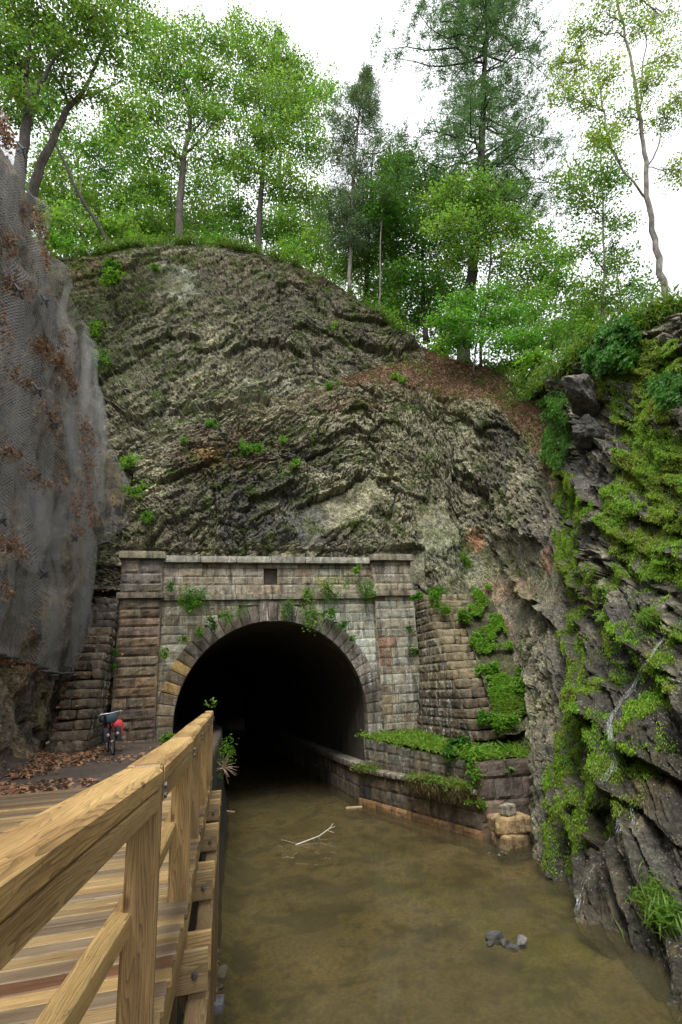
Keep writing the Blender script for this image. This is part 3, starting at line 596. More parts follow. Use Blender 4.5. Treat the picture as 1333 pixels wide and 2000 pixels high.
for px, py, rx, ry, n in ((10, 240, 10, 26, 260), (22, 275, 8, 16, 160), (70, 425, 18, 22, 320), (92, 480, 10, 45, 420), (35, 560, 28, 16, 320), (25, 480, 16, 26, 220), (85, 675, 18, 18, 300), (118, 700, 22, 20, 420), (145, 745, 11, 24, 380), (50, 740, 22, 16, 240), (100, 800, 20, 16, 160), (112, 830, 9, 22, 170), (28, 882, 26, 14, 240), (58, 915, 12, 18, 160), (175, 850, 12, 30, 420), (180, 910, 13, 30, 380), (180, 945, 8, 22, 120), (88, 942, 13, 9, 120), (155, 985, 8, 26, 200), (185, 1000, 15, 26, 420), (25, 1062, 26, 14, 280), (50, 1085, 8, 10, 90), (160, 1040, 14, 10, 140), (18, 1155, 10, 14, 130), (72, 1245, 8, 14, 120), (128, 930, 6, 30, 120), (12, 1295, 40, 9, 420), (55, 1305, 14, 8, 160), (15, 640, 14, 40, 160), (130, 660, 8, 20, 120)):
    n = int(n*.8); aa = rng.normal(0, .6, (n, 2)); aa[:, 1] += .5*aa[:, 0]
    for (u_, v_) in aa:
        p, nn_ = netat(px+u_*rx, py+v_*ry); LP_.append(p-nn_*rng.uniform(.0, .09)); LN_.append(nn_)
LP_, LN_ = np.array(LP_), np.array(LN_); g_ = rng.random((len(LP_), 1))
tag(leafmesh('netted_leaves', LP_+rng.normal(0, .05, LP_.shape), .085, np.array([.4, .22, .13])*g_+np.array([.15, .085, .055])*(1-g_), M_dry, asp=.7, nrm=LN_), 'dead brown leaves caught in pockets of the rockfall net', 'leaf litter', kind='stuff')

# ---------------------------------------------------------------- masonry helper
class Stones:
    """rock-faced blocks on a wall frame: O + ax*a + up*z + n*d"""
    def __init__(s, O, ax, n): s.O, s.ax, s.n = np.array(O, float), unit(np.array(ax, float)), unit(np.array(n, float)); s.V = []; s.Q = []; s.C = []; s.k = 0; s.E = []
    def block(s, a0, a1, z0, z1, col, lime=.5, off=0., bulge=.05, gap=.014, depth=.3, fmap=None, sub=None):
        g = gap*.5; a0, a1, z0, z1 = a0+g, a1-g, z0+g, z1-g
        if a1-a0 < .03 or z1-z0 < .03: return
        nx, nz = sub or (max(4, min(12, int((a1-a0)/.1)+2)), max(4, min(8, int((z1-z0)/.08)+2)))
        U, Wv = np.meshgrid(np.linspace(0, 1, nx), np.linspace(0, 1, nz), indexing='ij')
        e = np.minimum(np.minimum(U, 1-U)*(a1-a0), np.minimum(Wv, 1-Wv)*(z1-z0)); k = sst(0, .07, e)
        A, Z = a0+U*(a1-a0), z0+Wv*(z1-z0)
        if fmap is not None: A, Z = fmap(A, Z)
        P = s.O+A[..., None]*s.ax+Z[..., None]*np.array([0, 0, 1.])
        sd_ = rng.random()*50
        d = off+k*(bulge*(.55+.9*fbm(P*2.6+sd_, 3, 160)+.35*fbm(P*9, 2, 161)))+rng.normal(0, .006)
        F_ = (P+s.n*d[..., None]).reshape(-1, 3); Bk = (P+s.n*(off-depth)).reshape(-1, 3)
        n = nx*nz; idx = np.arange(n).reshape(nx, nz)
        q = [np.stack([idx[:-1, :-1], idx[1:, :-1], idx[1:, 1:], idx[:-1, 1:]], -1).reshape(-1, 4)]
        ring = np.concatenate([idx[:, 0], idx[-1, 1:], idx[-2::-1, -1], idx[0, -2:0:-1]]); r2 = np.roll(ring, -1)
        q.append(np.stack([ring, ring+n, r2+n, r2], -1))
        s.V += [F_, Bk]; s.Q.append(np.concatenate(q)+s.k); s.k += 2*n
        c = np.array(col)*rng.uniform(.62, 1.35)*(1+rng.normal(0, .05)*np.array([1, .2, -.8])); s.C.append(np.broadcast_to(c*1.3, (2*n, 3))); s.E.append(np.full(2*n, lime))
    def course(s, a0, a1, z0, z1, L, colf, **k):
        a = a0
        while a < a1-.02:
            l = min(rng.uniform(L[0], L[1]), a1-a)
            if a1-(a+l) < L[0]*.5: l = a1-a
            c, lm = colf(a+l/2, (z0+z1)/2); s.block(a, a+l, z0, z1, c, lm, **k); a += l
    def slab(s, pts, col, lime=0., d=-.07):
        """mortar backing: quads in (a,z)"""
        for q in pts:
            P = np.array([s.O+s.ax*a+np.array([0, 0, z])+s.n*d for a, z in q]); s.V.append(P); s.Q.append(np.array([[0, 1, 2, 3]])+s.k); s.k += 4; s.C.append(np.broadcast_to(np.array(col), (4, 3))); s.E.append(np.full(4, lime))
    def build(s, name, parent, mat=None): return meshobj(name, np.concatenate(s.V), np.concatenate(s.Q), mat or M_stone, parent, np.concatenate(s.C), False, np.concatenate(s.E))
def courses(z0, z1, h0, h1):
    z = [z0]
    while z[-1] < z1-.01:
        h = rng.uniform(h0, h1); z.append(z1 if z1-(z[-1]+h) < h0*.6 else z[-1]+h)
    return list(zip(z[:-1], z[1:]))
def roughbox(mb, lo, hi, col, amp=.05, res=.14, rnd=.05, M=None, seed=0):
    """a hewn block or boulder: all six faces gridded and roughened"""
    lo, hi = np.array(lo, float), np.array(hi, float); c = (lo+hi)/2; h = (hi-lo)/2
    n = np.maximum(3, np.minimum(14, ((hi-lo)/res).astype(int)+2))
    for ax in range(3):
        o1, o2 = (ax+1) % 3, (ax+2) % 3
        A, Bq = np.meshgrid(np.linspace(-1, 1, n[o1]), np.linspace(-1, 1, n[o2]), indexing='ij')
        for sg in (-1, 1):
            P = np.zeros(A.shape+(3,)); P[..., ax] = sg; P[..., o1] = A; P[..., o2] = Bq
            X = P*h; inner = np.clip(X, -(h-rnd), h-rnd) if (h > rnd).all() else X*.6
            X = inner+unit(X-inner)*np.minimum(rnd, h.min()*.9) if (h > rnd).all() else X
            X = X*(1+0*X); dsp = fbm((X+c)*3.1+seed, 3, 170)*amp+fbm((X+c)*9+seed, 2, 171)*amp*.4
            X = X+unit(P*np.array([1, 1, 1.]))*dsp[..., None]
            V = (X+c).reshape(-1, 3)
            if M is not None: V = V@np.array(M.to_3x3()).T+np.array(M.translation)
            f = gridfaces(n[o1], n[o2]); f = f if sg > 0 else f[:, ::-1]; mb.add(V, [tuple(q) for q in f], col)
def facetrock(mb, c, h, col, seed, M=None, nplanes=16, amp=.03, k=1.):
    """a broken boulder: a sphere cut by random planes, then roughened"""
    r_ = np.random.default_rng(seed); pn = unit(r_.normal(size=(nplanes, 3))); pd = r_.uniform(.62, 1., nplanes)
    A, Bq = np.meshgrid(np.linspace(0, 2*pi, 45), np.linspace(0, pi, 24), indexing='ij'); d = np.stack([np.cos(A)*np.sin(Bq), np.sin(A)*np.sin(Bq), np.cos(Bq)], -1)
    dd = d@pn.T; rad = np.where(dd > .05, pd/np.maximum(dd, .05), 9).min(-1); rad = np.minimum(rad, 1.25)
    P = d*rad[..., None]*np.array(h); P = P+d*(fbm(P*4+seed, 3, 175)*amp+fbm(P*np.array([3, 3, 14])*k+seed, 3, 176)*amp*.7)[..., None]
    P[-1] = P[0]; V = P.reshape(-1, 3)
    if M is not None: V = V@np.array(M.to_3x3()).T
    mb.add(V+np.array(c), [tuple(q) for q in gridfaces(45, 24)], col)
MORT = (.1, .085, .06)
# ---------------------------------------------------------------- tunnel portal
TX0, TZ0, TR0, TR1 = 3.3, -1.05, 3.7, 4.38
portal = empty('tunnel_portal', (3.3, 22, -1.5), 'weathered stone tunnel portal with a round arch, two pilasters and moss grown coping', 'tunnel portal')
def f_span(a, z):
    r = rng.random(); w_ = .75 if a > 5 else .55
    c = (.2, .185, .135) if r < .6 else ((.14, .115, .075) if r < .85 else (.26, .25, .2))
    if a > 5.4 and z > .5: c = (.25, .255, .2)
    return c, w_*1.4
def f_pier(a, z):
    r = rng.random(); c = (.155, .115, .072) if r < .55 else ((.12, .085, .062) if r < .8 else (.19, .14, .08)); return (c if z < 3.7 else (.14, .12, .095)), (.1 if z < 3.7 else .3)
def f_pier2(a, z):
    r = rng.random(); c = (.215, .205, .155) if r < .7 else (.16, .135, .09)
    if z < 0: c = tuple(np.array(c)*.82)
    if z > 3.6: c = (.175, .152, .105)
    return c, .8
sw = Stones((0, 22, 0), (1, 0, 0), (0, -1, 0))
for z0, z1 in courses(-1.9, 3.5, .3, .4):
    zz = max(0, min(abs(z0-TZ0), abs(z1-TZ0)) if (z0-TZ0)*(z1-TZ0) > 0 else 0); hx = sqrt(max(0, 4.2**2-zz**2)) if z1 > TZ0 else 4.2
    hx2 = hx if zz < 4.2 else 0
    if hx2 > 0:
        sw.course(-1.05, TX0-hx2, z0, z1, (.5, 1.1), f_span, bulge=.028); sw.course(TX0+hx2, 7.65, z0, z1, (.5, 1.1), f_span, bulge=.028)
    else: sw.course(-1.05, 7.65, z0, z1, (.5, 1.1), f_span, bulge=.028)
th = np.linspace(0, pi, 41); inn = [(TX0+4.1*cos(t_), TZ0+4.1*sin(t_)) for t_ in th]
out = [(TX0+4.5*max(-1, min(1, cos(t_)*1.5)), min(3.6, TZ0+4.65*min(1, sin(t_)*1.6))) for t_ in th]
sw.slab([(inn[i], out[i], out[i+1], inn[i+1]) for i in range(40)], MORT); sw.build('spandrel_wall', portal)
# parapet panel with one missing stone
pw = Stones((0, 22.02, 0), (1, 0, 0), (0, -1, 0))
def f_par(a, z): return ((.165, .135, .09) if rng.random() < .6 else (.22, .195, .145)), .55
cz_ = [(3.72, 4.12), (4.12, 4.46), (4.46, 4.8), (4.8, 4.99)]
for z0, z1 in cz_:
    if 4.1 < z0 < 4.7: pw.course(-1.05, 2.95, z0, z1, (.6, 1.3), f_par, bulge=.035); pw.course(3.5, 7.65, z0, z1, (.6, 1.3), f_par, bulge=.035)
    else: pw.course(-1.05, 7.65, z0, z1, (.6, 1.3), f_par, bulge=.035)
pw.block(2.95, 3.5, 4.12, 4.8, (.05, .035, .028), 0, off=-.12, bulge=.01)  # set-back block fills the gap; the hole's shade is put into its dark colour
pw.slab([((-1.05, 3.6), (7.65, 3.6), (7.65, 5.), (-1.05, 5.))], MORT, 0, -.16); pw.build('parapet', portal)
for nm, x0, x1, zb, ff, seed in (('pilaster', -2.5, -1.0, -1.75, f_pier, 0), ('pilaster', 7.58, 9.35, -2.1, f_pier2, 1)):
    ps = Stones((0, 21.72, 0), (1, 0, 0), (0, -1, 0))
    for z0, z1 in courses(zb, 3.55, .3, .42)+courses(3.78, 5.08, .3, .45):
        r = rng.random(); w_ = x1-x0
        cuts = [0, 1] if r < .3 else ([0, rng.uniform(.3, .7), 1] if r < .75 else [0, rng.uniform(.22, .36), rng.uniform(.6, .75), 1])
        for c0_, c1_ in zip(cuts[:-1], cuts[1:]):
            c, lm = ff(x0, z0)
            if seed and c0_ == 0 and .6 < z0 < 3.5 and rng.random() < .85 and len(cuts) > 2: c, lm = (.16, .095, .055), .6
            if not seed and 0 < z0 < .5 and rng.random() < .6: c = (.17, .11, .058)
            ps.block(x0+c0_*w_, x0+c1_*w_, z0, z1, c, lm, bulge=.075 if not seed else .035, gap=.02, depth=.6)
    ps.slab([((x0+.02, zb), (x1-.02, zb), (x1-.02, 5.1), (x0+.02, 5.1))], (.2, .15, .09) if not seed else (.17, .15, .12), 0, -.045)
    # returns of the pilaster
    for xs, sg in ((x0, -1), (x1, 1)):
        rs = Stones((xs, 21.72, 0), (0, 1, 0), (sg, 0, 0))
        for z0, z1 in courses(zb, 5.08, .3, .42): c, lm = ff(xs, z0); rs.block(.01, .9, z0, z1, c, lm*.6, bulge=.03)
        ps.V += rs.V; ps.Q += [q+ps.k for q in rs.Q]; ps.C += rs.C; ps.E += rs.E; ps.k += rs.k
    ps.build('pilaster', portal)
def trim(name, x0, x1, yf, yb, z0, z1, col, lime, n=1):
    st = Stones((0, yf, 0), (1, 0, 0), (0, -1, 0)); xs = np.linspace(x0, x1, n+1)
    mb = MB(); V = []
    for a0_, a1_ in zip(xs[:-1], xs[1:]): roughbox(mb, (a0_+.004, yf, z0), (a1_-.004, yb, z1), np.array(col)*rng.uniform(.8, 1.2), .016, .12, .025, seed=rng.random()*9)
    V = np.concatenate(mb.V); return meshobj(name, V, [np.array(q) for q in mb.Q.values()], M_stone, portal, np.concatenate(mb.C), False, np.full(len(V), lime))
trim('string_course', -1.02, 7.56, 21.86, 22.5, 3.5, 3.72, (.2, .18, .13), .3, 6)
trim('coping', -1.0, 7.5, 21.78, 22.6, 4.99, 5.26, (.26, .25, .2), .9, 6)
for x0, x1 in ((-2.6, -.9), (7.48, 9.45)):
    trim('string_course', x0, x1, 21.56, 22.4, 3.55, 3.78, (.19, .16, .11), .25); trim('coping', x0, x1, 21.5, 22.6, 5.08, 5.36, (.24, .215, .15), .5, 1)
# voussoirs
ar = Stones((0, 21.95, 0), (1, 0, 0), (0, -1, 0)); NVs = 33
for q in range(NVs):
    t0_, t1_ = pi*q/NVs, pi*(q+1)/NVs; tm = (t0_+t1_)/2
    c = (.105, .09, .07); lm = .3
    if tm > pi*.78: c = (.2, .13, .045) if rng.random() < .55 else (.13, .1, .06)
    if tm < pi*.2: lm = .75
    if abs(tm-pi/2) < .25 and rng.random() < .5: lm = 1.3
    if q == NVs//2: continue
    ar.block(t0_*3.9, t1_*3.9, TR0, TR1, c, lm, bulge=.022, gap=.03, depth=.45, sub=(6, 6), fmap=lambda A, Z: (TX0+Z*np.cos(A/3.9), TZ0+Z*np.sin(A/3.9)))
for z0, z1 in ((-1.5, -1.05), (-1.95, -1.5)): ar.block(TX0-TR1, TX0-TR0, z0, z1, (.1, .085, .06), .2, bulge=.02, depth=.45)
for z0, z1 in ((-1.45, -1.05), (-1.9, -1.45), (-2.4, -1.9), (-2.93, -2.4)): ar.block(TX0+TR0, TX0+TR1, z0, z1, (.15, .135, .105), 1., bulge=.02, depth=.45)
ar.slab([((TX0+3.695*cos(a_), TZ0+3.695*sin(a_)), (TX0+4.36*cos(a_), TZ0+4.36*sin(a_)), (TX0+4.36*cos(b_), TZ0+4.36*sin(b_)), (TX0+3.695*cos(b_), TZ0+3.695*sin(b_))) for a_, b_ in zip(np.linspace(0, pi, 33)[:-1], np.linspace(0, pi, 33)[1:])], (.05, .042, .032), 0, -.06)
ar.build('arch_ring', portal)
ks = Stones((0, 21.95, 0), (1, 0, 0), (0, -1, 0)); dk_ = pi/NVs
ks.block(pi/2*3.9-dk_*1.95, pi/2*3.9+dk_*1.95, TR0-.03, TR1+.14, (.11, .085, .07), .4, bulge=.03, gap=.03, depth=.45, sub=(6, 6), fmap=lambda A, Z: (TX0+Z*np.cos(A/3.9), TZ0+Z*np.sin(A/3.9))); ks.build('keystone', portal)
# lining
pts = [(TX0-3.74, -1.6)]+[(TX0+3.74*cos(a_), TZ0+3.74*sin(a_)) for a_ in np.linspace(pi, 0, 40)]+[(TX0+3.74, -1.6), (TX0+3.74, -2.2), (TX0+3.74, -3.0)]
ys_ = np.concatenate([np.linspace(22.0, 34, 60), np.linspace(34.5, 74, 30)]); VG = np.array([[(x_, y_, z_) for x_, z_ in pts] for y_ in ys_]); VG[..., 0] += .03*fbm(VG*2, 3, 180); VG[..., 2] += .03*fbm(VG*2, 3, 181)
m, nt, b = newmat('tunnel_brick'); c = coords(nt); br = node(nt, 'ShaderNodeTexBrick'); mp = node(nt, 'ShaderNodeMapping'); mp.inputs['Rotation'].default_value = (0, pi/2, 0)
nt.links.new(c, mp.inputs[0]); nt.links.new(mp.outputs[0], br.inputs[0]); br.inputs['Scale'].default_value = 2.2
br.inputs['Color1'].default_value = (.075, .06, .046, 1); br.inputs['Color2'].default_value = (.05, .042, .034, 1); br.inputs['Mortar'].default_value = (.03, .027, .022, 1)
lm_ = ramp(nt, noise(nt, 2, 5, coords(nt, (1, 1, .2)), .7), (.55, 0.), (.7, .5)); v = mixc(nt, lm_, br.outputs[0], (.22, .23, .2)); nt.links.new(v, b.inputs['Base Color']); b.inputs['Roughness'].default_value = .8; bump(nt, b, noise(nt, 12, 5, c, .7), .6, .04)
M_brick = m
meshobj('tunnel_lining', VG.reshape(-1, 3), gridfaces(len(ys_), len(pts)), M_brick, portal)
mb = MB(); mb.box((-7, 71.2, -7), (12, 71.6, 4)); mb.build('tunnel_end', M_brick, portal)
iw = Stones((6.62, 22.05, 0), (0, 1, 0), (-1, 0, 0))
for z0, z1 in ((-4.9, -4.3), (-4.3, -3.75), (-3.75, -3.14)): iw.course(0, 45, z0, z1, (.8, 1.5), lambda a, z: ((.11, .09, .065), .35), bulge=.03)
iw.slab([((0, -5), (45, -5), (45, -3.1), (0, -3.1))], MORT, 0); iw.build('inner_canal_wall', portal)
mb = MB()
for q in range(24): roughbox(mb, (6.5, 22.02+q*1.9, -3.13), (7.06, 22.02+q*1.9+1.88, -2.9), np.array((.2, .18, .135))*rng.uniform(.8, 1.2), .02, .25, .03, seed=q)
V = np.concatenate(mb.V); meshobj('inner_ledge', V, [np.array(q) for q in mb.Q.values()], M_stone, portal, np.concatenate(mb.C), False, np.full(len(V), .5))
# solid masonry core behind the facade
mb = MB(); mb.box((-2.45, 22.42, 3.4), (9.3, 23.6, 5.0)); mb.box((-2.45, 22.6, -2.2), (-1.1, 23.4, 3.4)); mb.box((7.7, 22.6, -3), (9.3, 23.4, 3.4)); mb.build('wall_core', M_stone, portal)

# ---------------------------------------------------------------- stepped wing walls
def staircase(label, x0f, x1f, y0, y1, zb, z0, z1, n, side, colf, seed):
    root = empty('stone_stairs', ((x0f(0)+x1f(0))/2, y0, zb), label, 'stone stairs')
    dy = (y1-y0)/n; dz = (z1-z0)/n
    for i in range(n):
        yi = y0+i*dy; zt = z0+i*dz; mb = MB(); u = i/n; xa, xb = x0f(u)+rng.normal(0, .05), x1f(u)
        cuts = [xa, xb] if rng.random() < .45 else [xa, xa+(xb-xa)*rng.uniform(.35, .65), xb]
        for a, b_ in zip(cuts[:-1], cuts[1:]):
            roughbox(mb, (a+.006, yi+rng.normal(0, .03), zt-dz+.02), (b_-.006, yi+1.1, zt+rng.normal(0, .012)), np.array(colf(u))*rng.uniform(.75, 1.25), .045, .1, .06, seed=seed+i)
        V = np.concatenate(mb.V); meshobj('step', V, [np.array(q) for q in mb.Q.values()], M_stone, root, np.concatenate(mb.C), False, np.full(len(V), .25))
    sg = -1 if side == 'l' else 1; xf = x0f if side == 'l' else x1f
    st = Stones((0, 0, 0), (0, 1, 0), (sg, 0, 0))
    zz = zb
    rows = [(zb, z0-dz)] if z0-dz-zb > .1 else []
    rows += [(z0+(i-1)*dz, z0+i*dz) for i in range(n)]
    for i, (a, b_) in enumerate(rows):
        u = max(0, i-1)/n; ys0 = y0+max(0, i-len(rows)+n)*dy
        st.course(ys0+.25, 22.2, a, b_, (.5, 1.1), lambda q, z: (tuple(np.array(colf(u))*.55), 1.), off=sg*xf(u)-.02, bulge=.06, depth=.5)  # side courses darker than the steps: damp stone, plus shade painted to mark the corner
    for i, (a, b_) in enumerate(rows):
        ys0 = y0+max(0, i-len(rows)+n)*dy; u = max(0, i-1)/n; mbx = .25*sg
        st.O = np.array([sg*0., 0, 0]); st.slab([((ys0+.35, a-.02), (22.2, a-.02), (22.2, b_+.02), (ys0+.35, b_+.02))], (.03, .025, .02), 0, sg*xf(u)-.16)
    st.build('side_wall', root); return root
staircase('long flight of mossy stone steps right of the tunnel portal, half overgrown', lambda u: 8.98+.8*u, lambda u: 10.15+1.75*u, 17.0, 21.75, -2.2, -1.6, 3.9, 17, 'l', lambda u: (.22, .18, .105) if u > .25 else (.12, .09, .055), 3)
staircase('narrow brown stone steps left of the portal, strewn with dead leaves', lambda u: -3.75+.45*u, lambda u: -2.72+.26*u, 18.2, 21.6, -1.8, -1.12, 3.85, 17, 'r', lambda u: (.115, .085, .052) if u < .75 else (.07, .056, .046), 40)

# ---------------------------------------------------------------- canal wall and terrace on the right
cw = empty('canal_wall', (7.3, 19, -4.3), 'dark two-tier stone canal wall with a grassy ledge, right of the water', 'canal wall')
A_, B_ = np.array([6.52, 22.05, 0]), np.array([8.12, 15.57, 0]); ab = B_-A_; Ln = np.linalg.norm(ab); nab = np.array([-ab[1], ab[0], 0]); nab = -nab if nab[0] > 0 else nab
def f_low(a, z): return ((.095, .07, .045) if rng.random() < .75 else (.06, .05, .04)) if z > -4 else (.16, .09, .035), .12
lw = Stones(A_, ab, nab)
for z0, z1 in ((-4.95, -4.42), (-4.42, -4.05), (-4.05, -3.6), (-3.6, -3.12)): lw.course(0, Ln, z0, z1, (.7, 1.4), f_low, bulge=.04, off=.06 if z1 < -4 else 0)
lw.slab([((0, -5), (Ln, -5), (Ln, -3.05), (0, -3.05))], (.04, .032, .024)); 
ew = Stones(B_, (1, -.16, 0), (-.16, -1, 0))
for z0, z1 in ((-4.95, -4.4), (-4.4, -3.85), (-3.85, -3.3), (-3.3, -2.75), (-2.75, -2.3)): ew.course(0, 1.9, z0, z1, (.5, .95), lambda a, z: ((.085, .062, .045), .1), bulge=.05)
ew.slab([((0, -5), (1.9, -5), (1.9, -2.3), (0, -2.3))], (.03, .026, .02))
lw.build('lower_wall', cw); ew.build('end_wall', cw)
uw = Stones(A_-unit(nab)*.32, ab, nab)
for q in range(8):
    a0_, a1_ = Ln*q/8, Ln*(q+1)/8; top = -1.97-.42*(q+.5)/8
    hh = np.linspace(-3.12, top, 4)
    for z0, z1 in zip(hh[:-1], hh[1:]): uw.course(a0_, a1_, z0, z1, (.75, .9), lambda a, z: ((.15, .135, .1) if z > -2.7 else (.1, .085, .06), 1.1 if z > -2.75 else .5), bulge=.03)
uw.slab([((0, -3.1), (Ln, -3.1), (Ln, -2.42), (0, -2.0))], (.05, .042, .032)); uw.build('upper_wall', cw)
mb = MB(); a0_ = A_+np.array([0, 0, -3.14]); un, ua = unit(nab), unit(ab)
for q in range(7):
    p0, p1 = a0_+ua*(Ln*q/7+.01), a0_+ua*(Ln*(q+1)/7-.01)
    Mx = Matrix(((ua[0], un[0], 0, p0[0]), (ua[1], un[1], 0, p0[1]), (0, 0, 1, p0[2]), (0, 0, 0, 1)))
    roughbox(mb, (0, -.34, 0), (Ln/7-.02, .14, .15), np.array((.15, .125, .08))*rng.uniform(.8, 1.2), .03, .15, .04, M=Mx, seed=q)
mb.build('ledge', M_stone, cw)
TT = sheet(0, 1, 0, 1, 40, 50, lambda X, Y: 0*X); yv = 15.75+TT[..., 1]*6.5; xl = np.interp(yv, [15.6, 22.1], [8.36, 6.85]); TT[..., 0] = xl+TT[..., 0]*(12.3-xl); TT[..., 1] = yv
TT[..., 2] = np.interp(yv, [15.6, 16.6, 22], [-2.3, -2.2, -1.93])+.05*fbm(TT*2, 3, 190)
tcol = np.array([.085, .1, .03])*(1+.4*fbm(TT*2, 3, 191)[..., None]); terr = meshobj('terrace', TT.reshape(-1, 3), gridfaces(40, 50), M_soil, None, tcol.reshape(-1, 3), True)
tag(terr, 'grassy earth terrace on top of the canal wall', 'terrace', kind='structure')
# ================================================================ THINGS
# ---------------------------------------------------------------- boardwalk with its railing
PY_ = [-.55, 1.15, 2.85, 4.55, 6.25, 7.95, 9.65, 10.45]; PXo = [-.52, -.33, -.088, .066, .172, .30, .42, .485]
def xo(y): return float(np.interp(y, [-3]+PY_+[12], [-.85]+PXo+[.6]))
def rz(y): return -.294-.002*y
bw = empty('boardwalk', (-1.2, 5, -1.35), 'new pine boardwalk with a heavy timber railing along the canal', 'boardwalk')
WT = np.array([.45, .305, .132])
def frame(p0, p1):
    """local frame with +y along p0->p1"""
    p0, p1 = Vector(p0), Vector(p1); d = (p1-p0).normalized(); x = d.cross(Vector((0, 0, 1))).normalized(); zz_ = x.cross(d)
    M = Matrix((x, d, zz_)).transposed().to_4x4(); M.translation = p0; return M, (p1-p0).length
mb = MB(); y = -3.
while y < 10.5:
    r = rng.random(); c = WT*(.8, .84, .92) if r < .5 else (np.array([.22, .165, .105]) if r < .78 else (np.array([.17, .085, .04]) if r < .91 else WT*1.1))
    wd = .138+rng.normal(0, .003); xr = xo(y+.07)+rng.normal(0, .006); zt = -1.35+rng.normal(0, .002)
    if y > 9.3: c = c*.35+np.array([.07, .05, .036])*.65*1.4
    mb.box((-3.6+rng.normal(0, .03), y, zt-.038), (xr, y+wd, zt), c*rng.uniform(.85, 1.12), .006); y += wd+.005
deck = mb.build('deck', M_woodx, bw)
def beam(name, p0, p1, w_, h_, mat, col, bev=.008, xo_=0, zo=0):
    M, L = frame(p0, p1); mb = MB(); mb.box((-w_/2+xo_, 0, -h_/2+zo), (w_/2+xo_, L, h_/2+zo), np.array(col)*rng.uniform(.9, 1.1), bev)
    o = mb.build(name, mat, bw); me = o.data
    o.matrix_local = M; o.location = Vector(M.translation)-Vector(bw.location)
    V = np.concatenate(mb.V); me.vertices.foreach_set('co', V.astype(np.float32).ravel()); me.update(); return o
def vpost(name, x, y, z0, z1, wx_, wy_, col, mat=None, bev=.01):
    mb = MB(); mb.box((-wx_/2, -wy_/2, z0-z1), (wx_/2, wy_/2, 0), np.array(col)*rng.uniform(.85, 1.1), bev); o = mb.build(name, mat or M_woodz, None)
    o.parent = bw; o.location = Vector((x, y, z1))-Vector(bw.location); o.rotation_euler = (0, 0, -.06+rng.normal(0, .01)); return o
for i, (py_, px_) in enumerate(zip(PY_, PXo)):
    o = vpost('post', px_-.07, py_+.045, -1.9, rz(py_)+(.004 if i < 7 else .03), .14, .09, WT*(.86, .84, .8) if i % 2 else WT*(.7, .68, .72), bev=.012)
    mbb = MB(); mbb.lathe((px_+.008, py_+.045, rz(py_)-.09), (1, 0, 0), [(0, .016), (.012, .014), (.014, 0)], 8); mbb.lathe((px_+.008, py_+.045, rz(py_)-.13), (1, 0, 0), [(0, .016), (.012, .014), (.014, 0)], 8); 
    V = np.concatenate(mbb.V)-np.array(world_loc(bw)); bo = meshobj('bolt', np.concatenate(mbb.V), [np.array(q) for q in mbb.Q.values()], M_steel, None); bo.parent = bw; bo.location = -Vector(bw.location)
for i in range(len(PY_)-1):
    y0_, y1_ = PY_[i]+.092, PY_[i+1]-.002; xa, xb = PXo[i]-.088, PXo[i+1]-.088
    p0 = (xa, y0_, rz(y0_)-.05); p1 = (xb, y1_, rz(y1_)-.05)
    beam('handrail', p0, p1, .186, .098, M_woody, WT*(1.05, 1.04, 1.), .02)
    beam('rail_board', (xa+.045, y0_, rz(y0_)-.14), (xb+.045, y1_, rz(y1_)-.14), .075, .08, M_woody, WT*(.9, .92, .95), .006)
    beam('lower_rail', (PXo[i]-.145, PY_[i]+.02, -.905), (PXo[i+1]-.145, PY_[i+1]+.03, -.905), .088, .09, M_woody, WT*(1.1, 1.1, 1.05), .008)
    beam('rim_joist', (PXo[i]-.03, PY_[i]+.02, -1.5), (PXo[i+1]-.03, PY_[i+1]+.02, -1.5), .045, .21, M_woody, WT*.72, .004)
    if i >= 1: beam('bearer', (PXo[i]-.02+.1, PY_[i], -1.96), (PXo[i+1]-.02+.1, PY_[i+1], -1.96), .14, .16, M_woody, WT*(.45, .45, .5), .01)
for py_, px_ in list(zip(PY_, PXo))[1:]:
    for dy_ in (-.11, .135):
        cc = WT*(.62, .66, .75) if dy_ < 0 else WT*.9
        mb = MB(); mb.box((-.95, -.02, -.24), (.0, .02, 0), cc*rng.uniform(.85, 1.1), .005); o = mb.build('outrigger', M_woodx, None); o.parent = bw
        o.location = Vector((px_+.135+(.03 if dy_ > 0 else 0), py_+dy_, -1.60+(.012 if dy_ > 0 else 0)))-Vector(bw.location)
    mbb = MB(); mbb.lathe((px_+.05, py_-.13, -1.74), (0, -1, 0), [(0, .022), (.012, .02), (.014, .012), (.03, .011), (.03, 0)], 8)
    bo = meshobj('bolt', np.concatenate(mbb.V), [np.array(q) for q in mbb.Q.values()], M_steel, None); bo.parent = bw; bo.location = -Vector(bw.location)
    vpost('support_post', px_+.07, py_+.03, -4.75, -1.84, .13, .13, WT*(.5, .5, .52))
    vpost('support_post', px_-.35, py_+.2, -4.75, -1.84, .13, .13, WT*(.35, .35, .36))
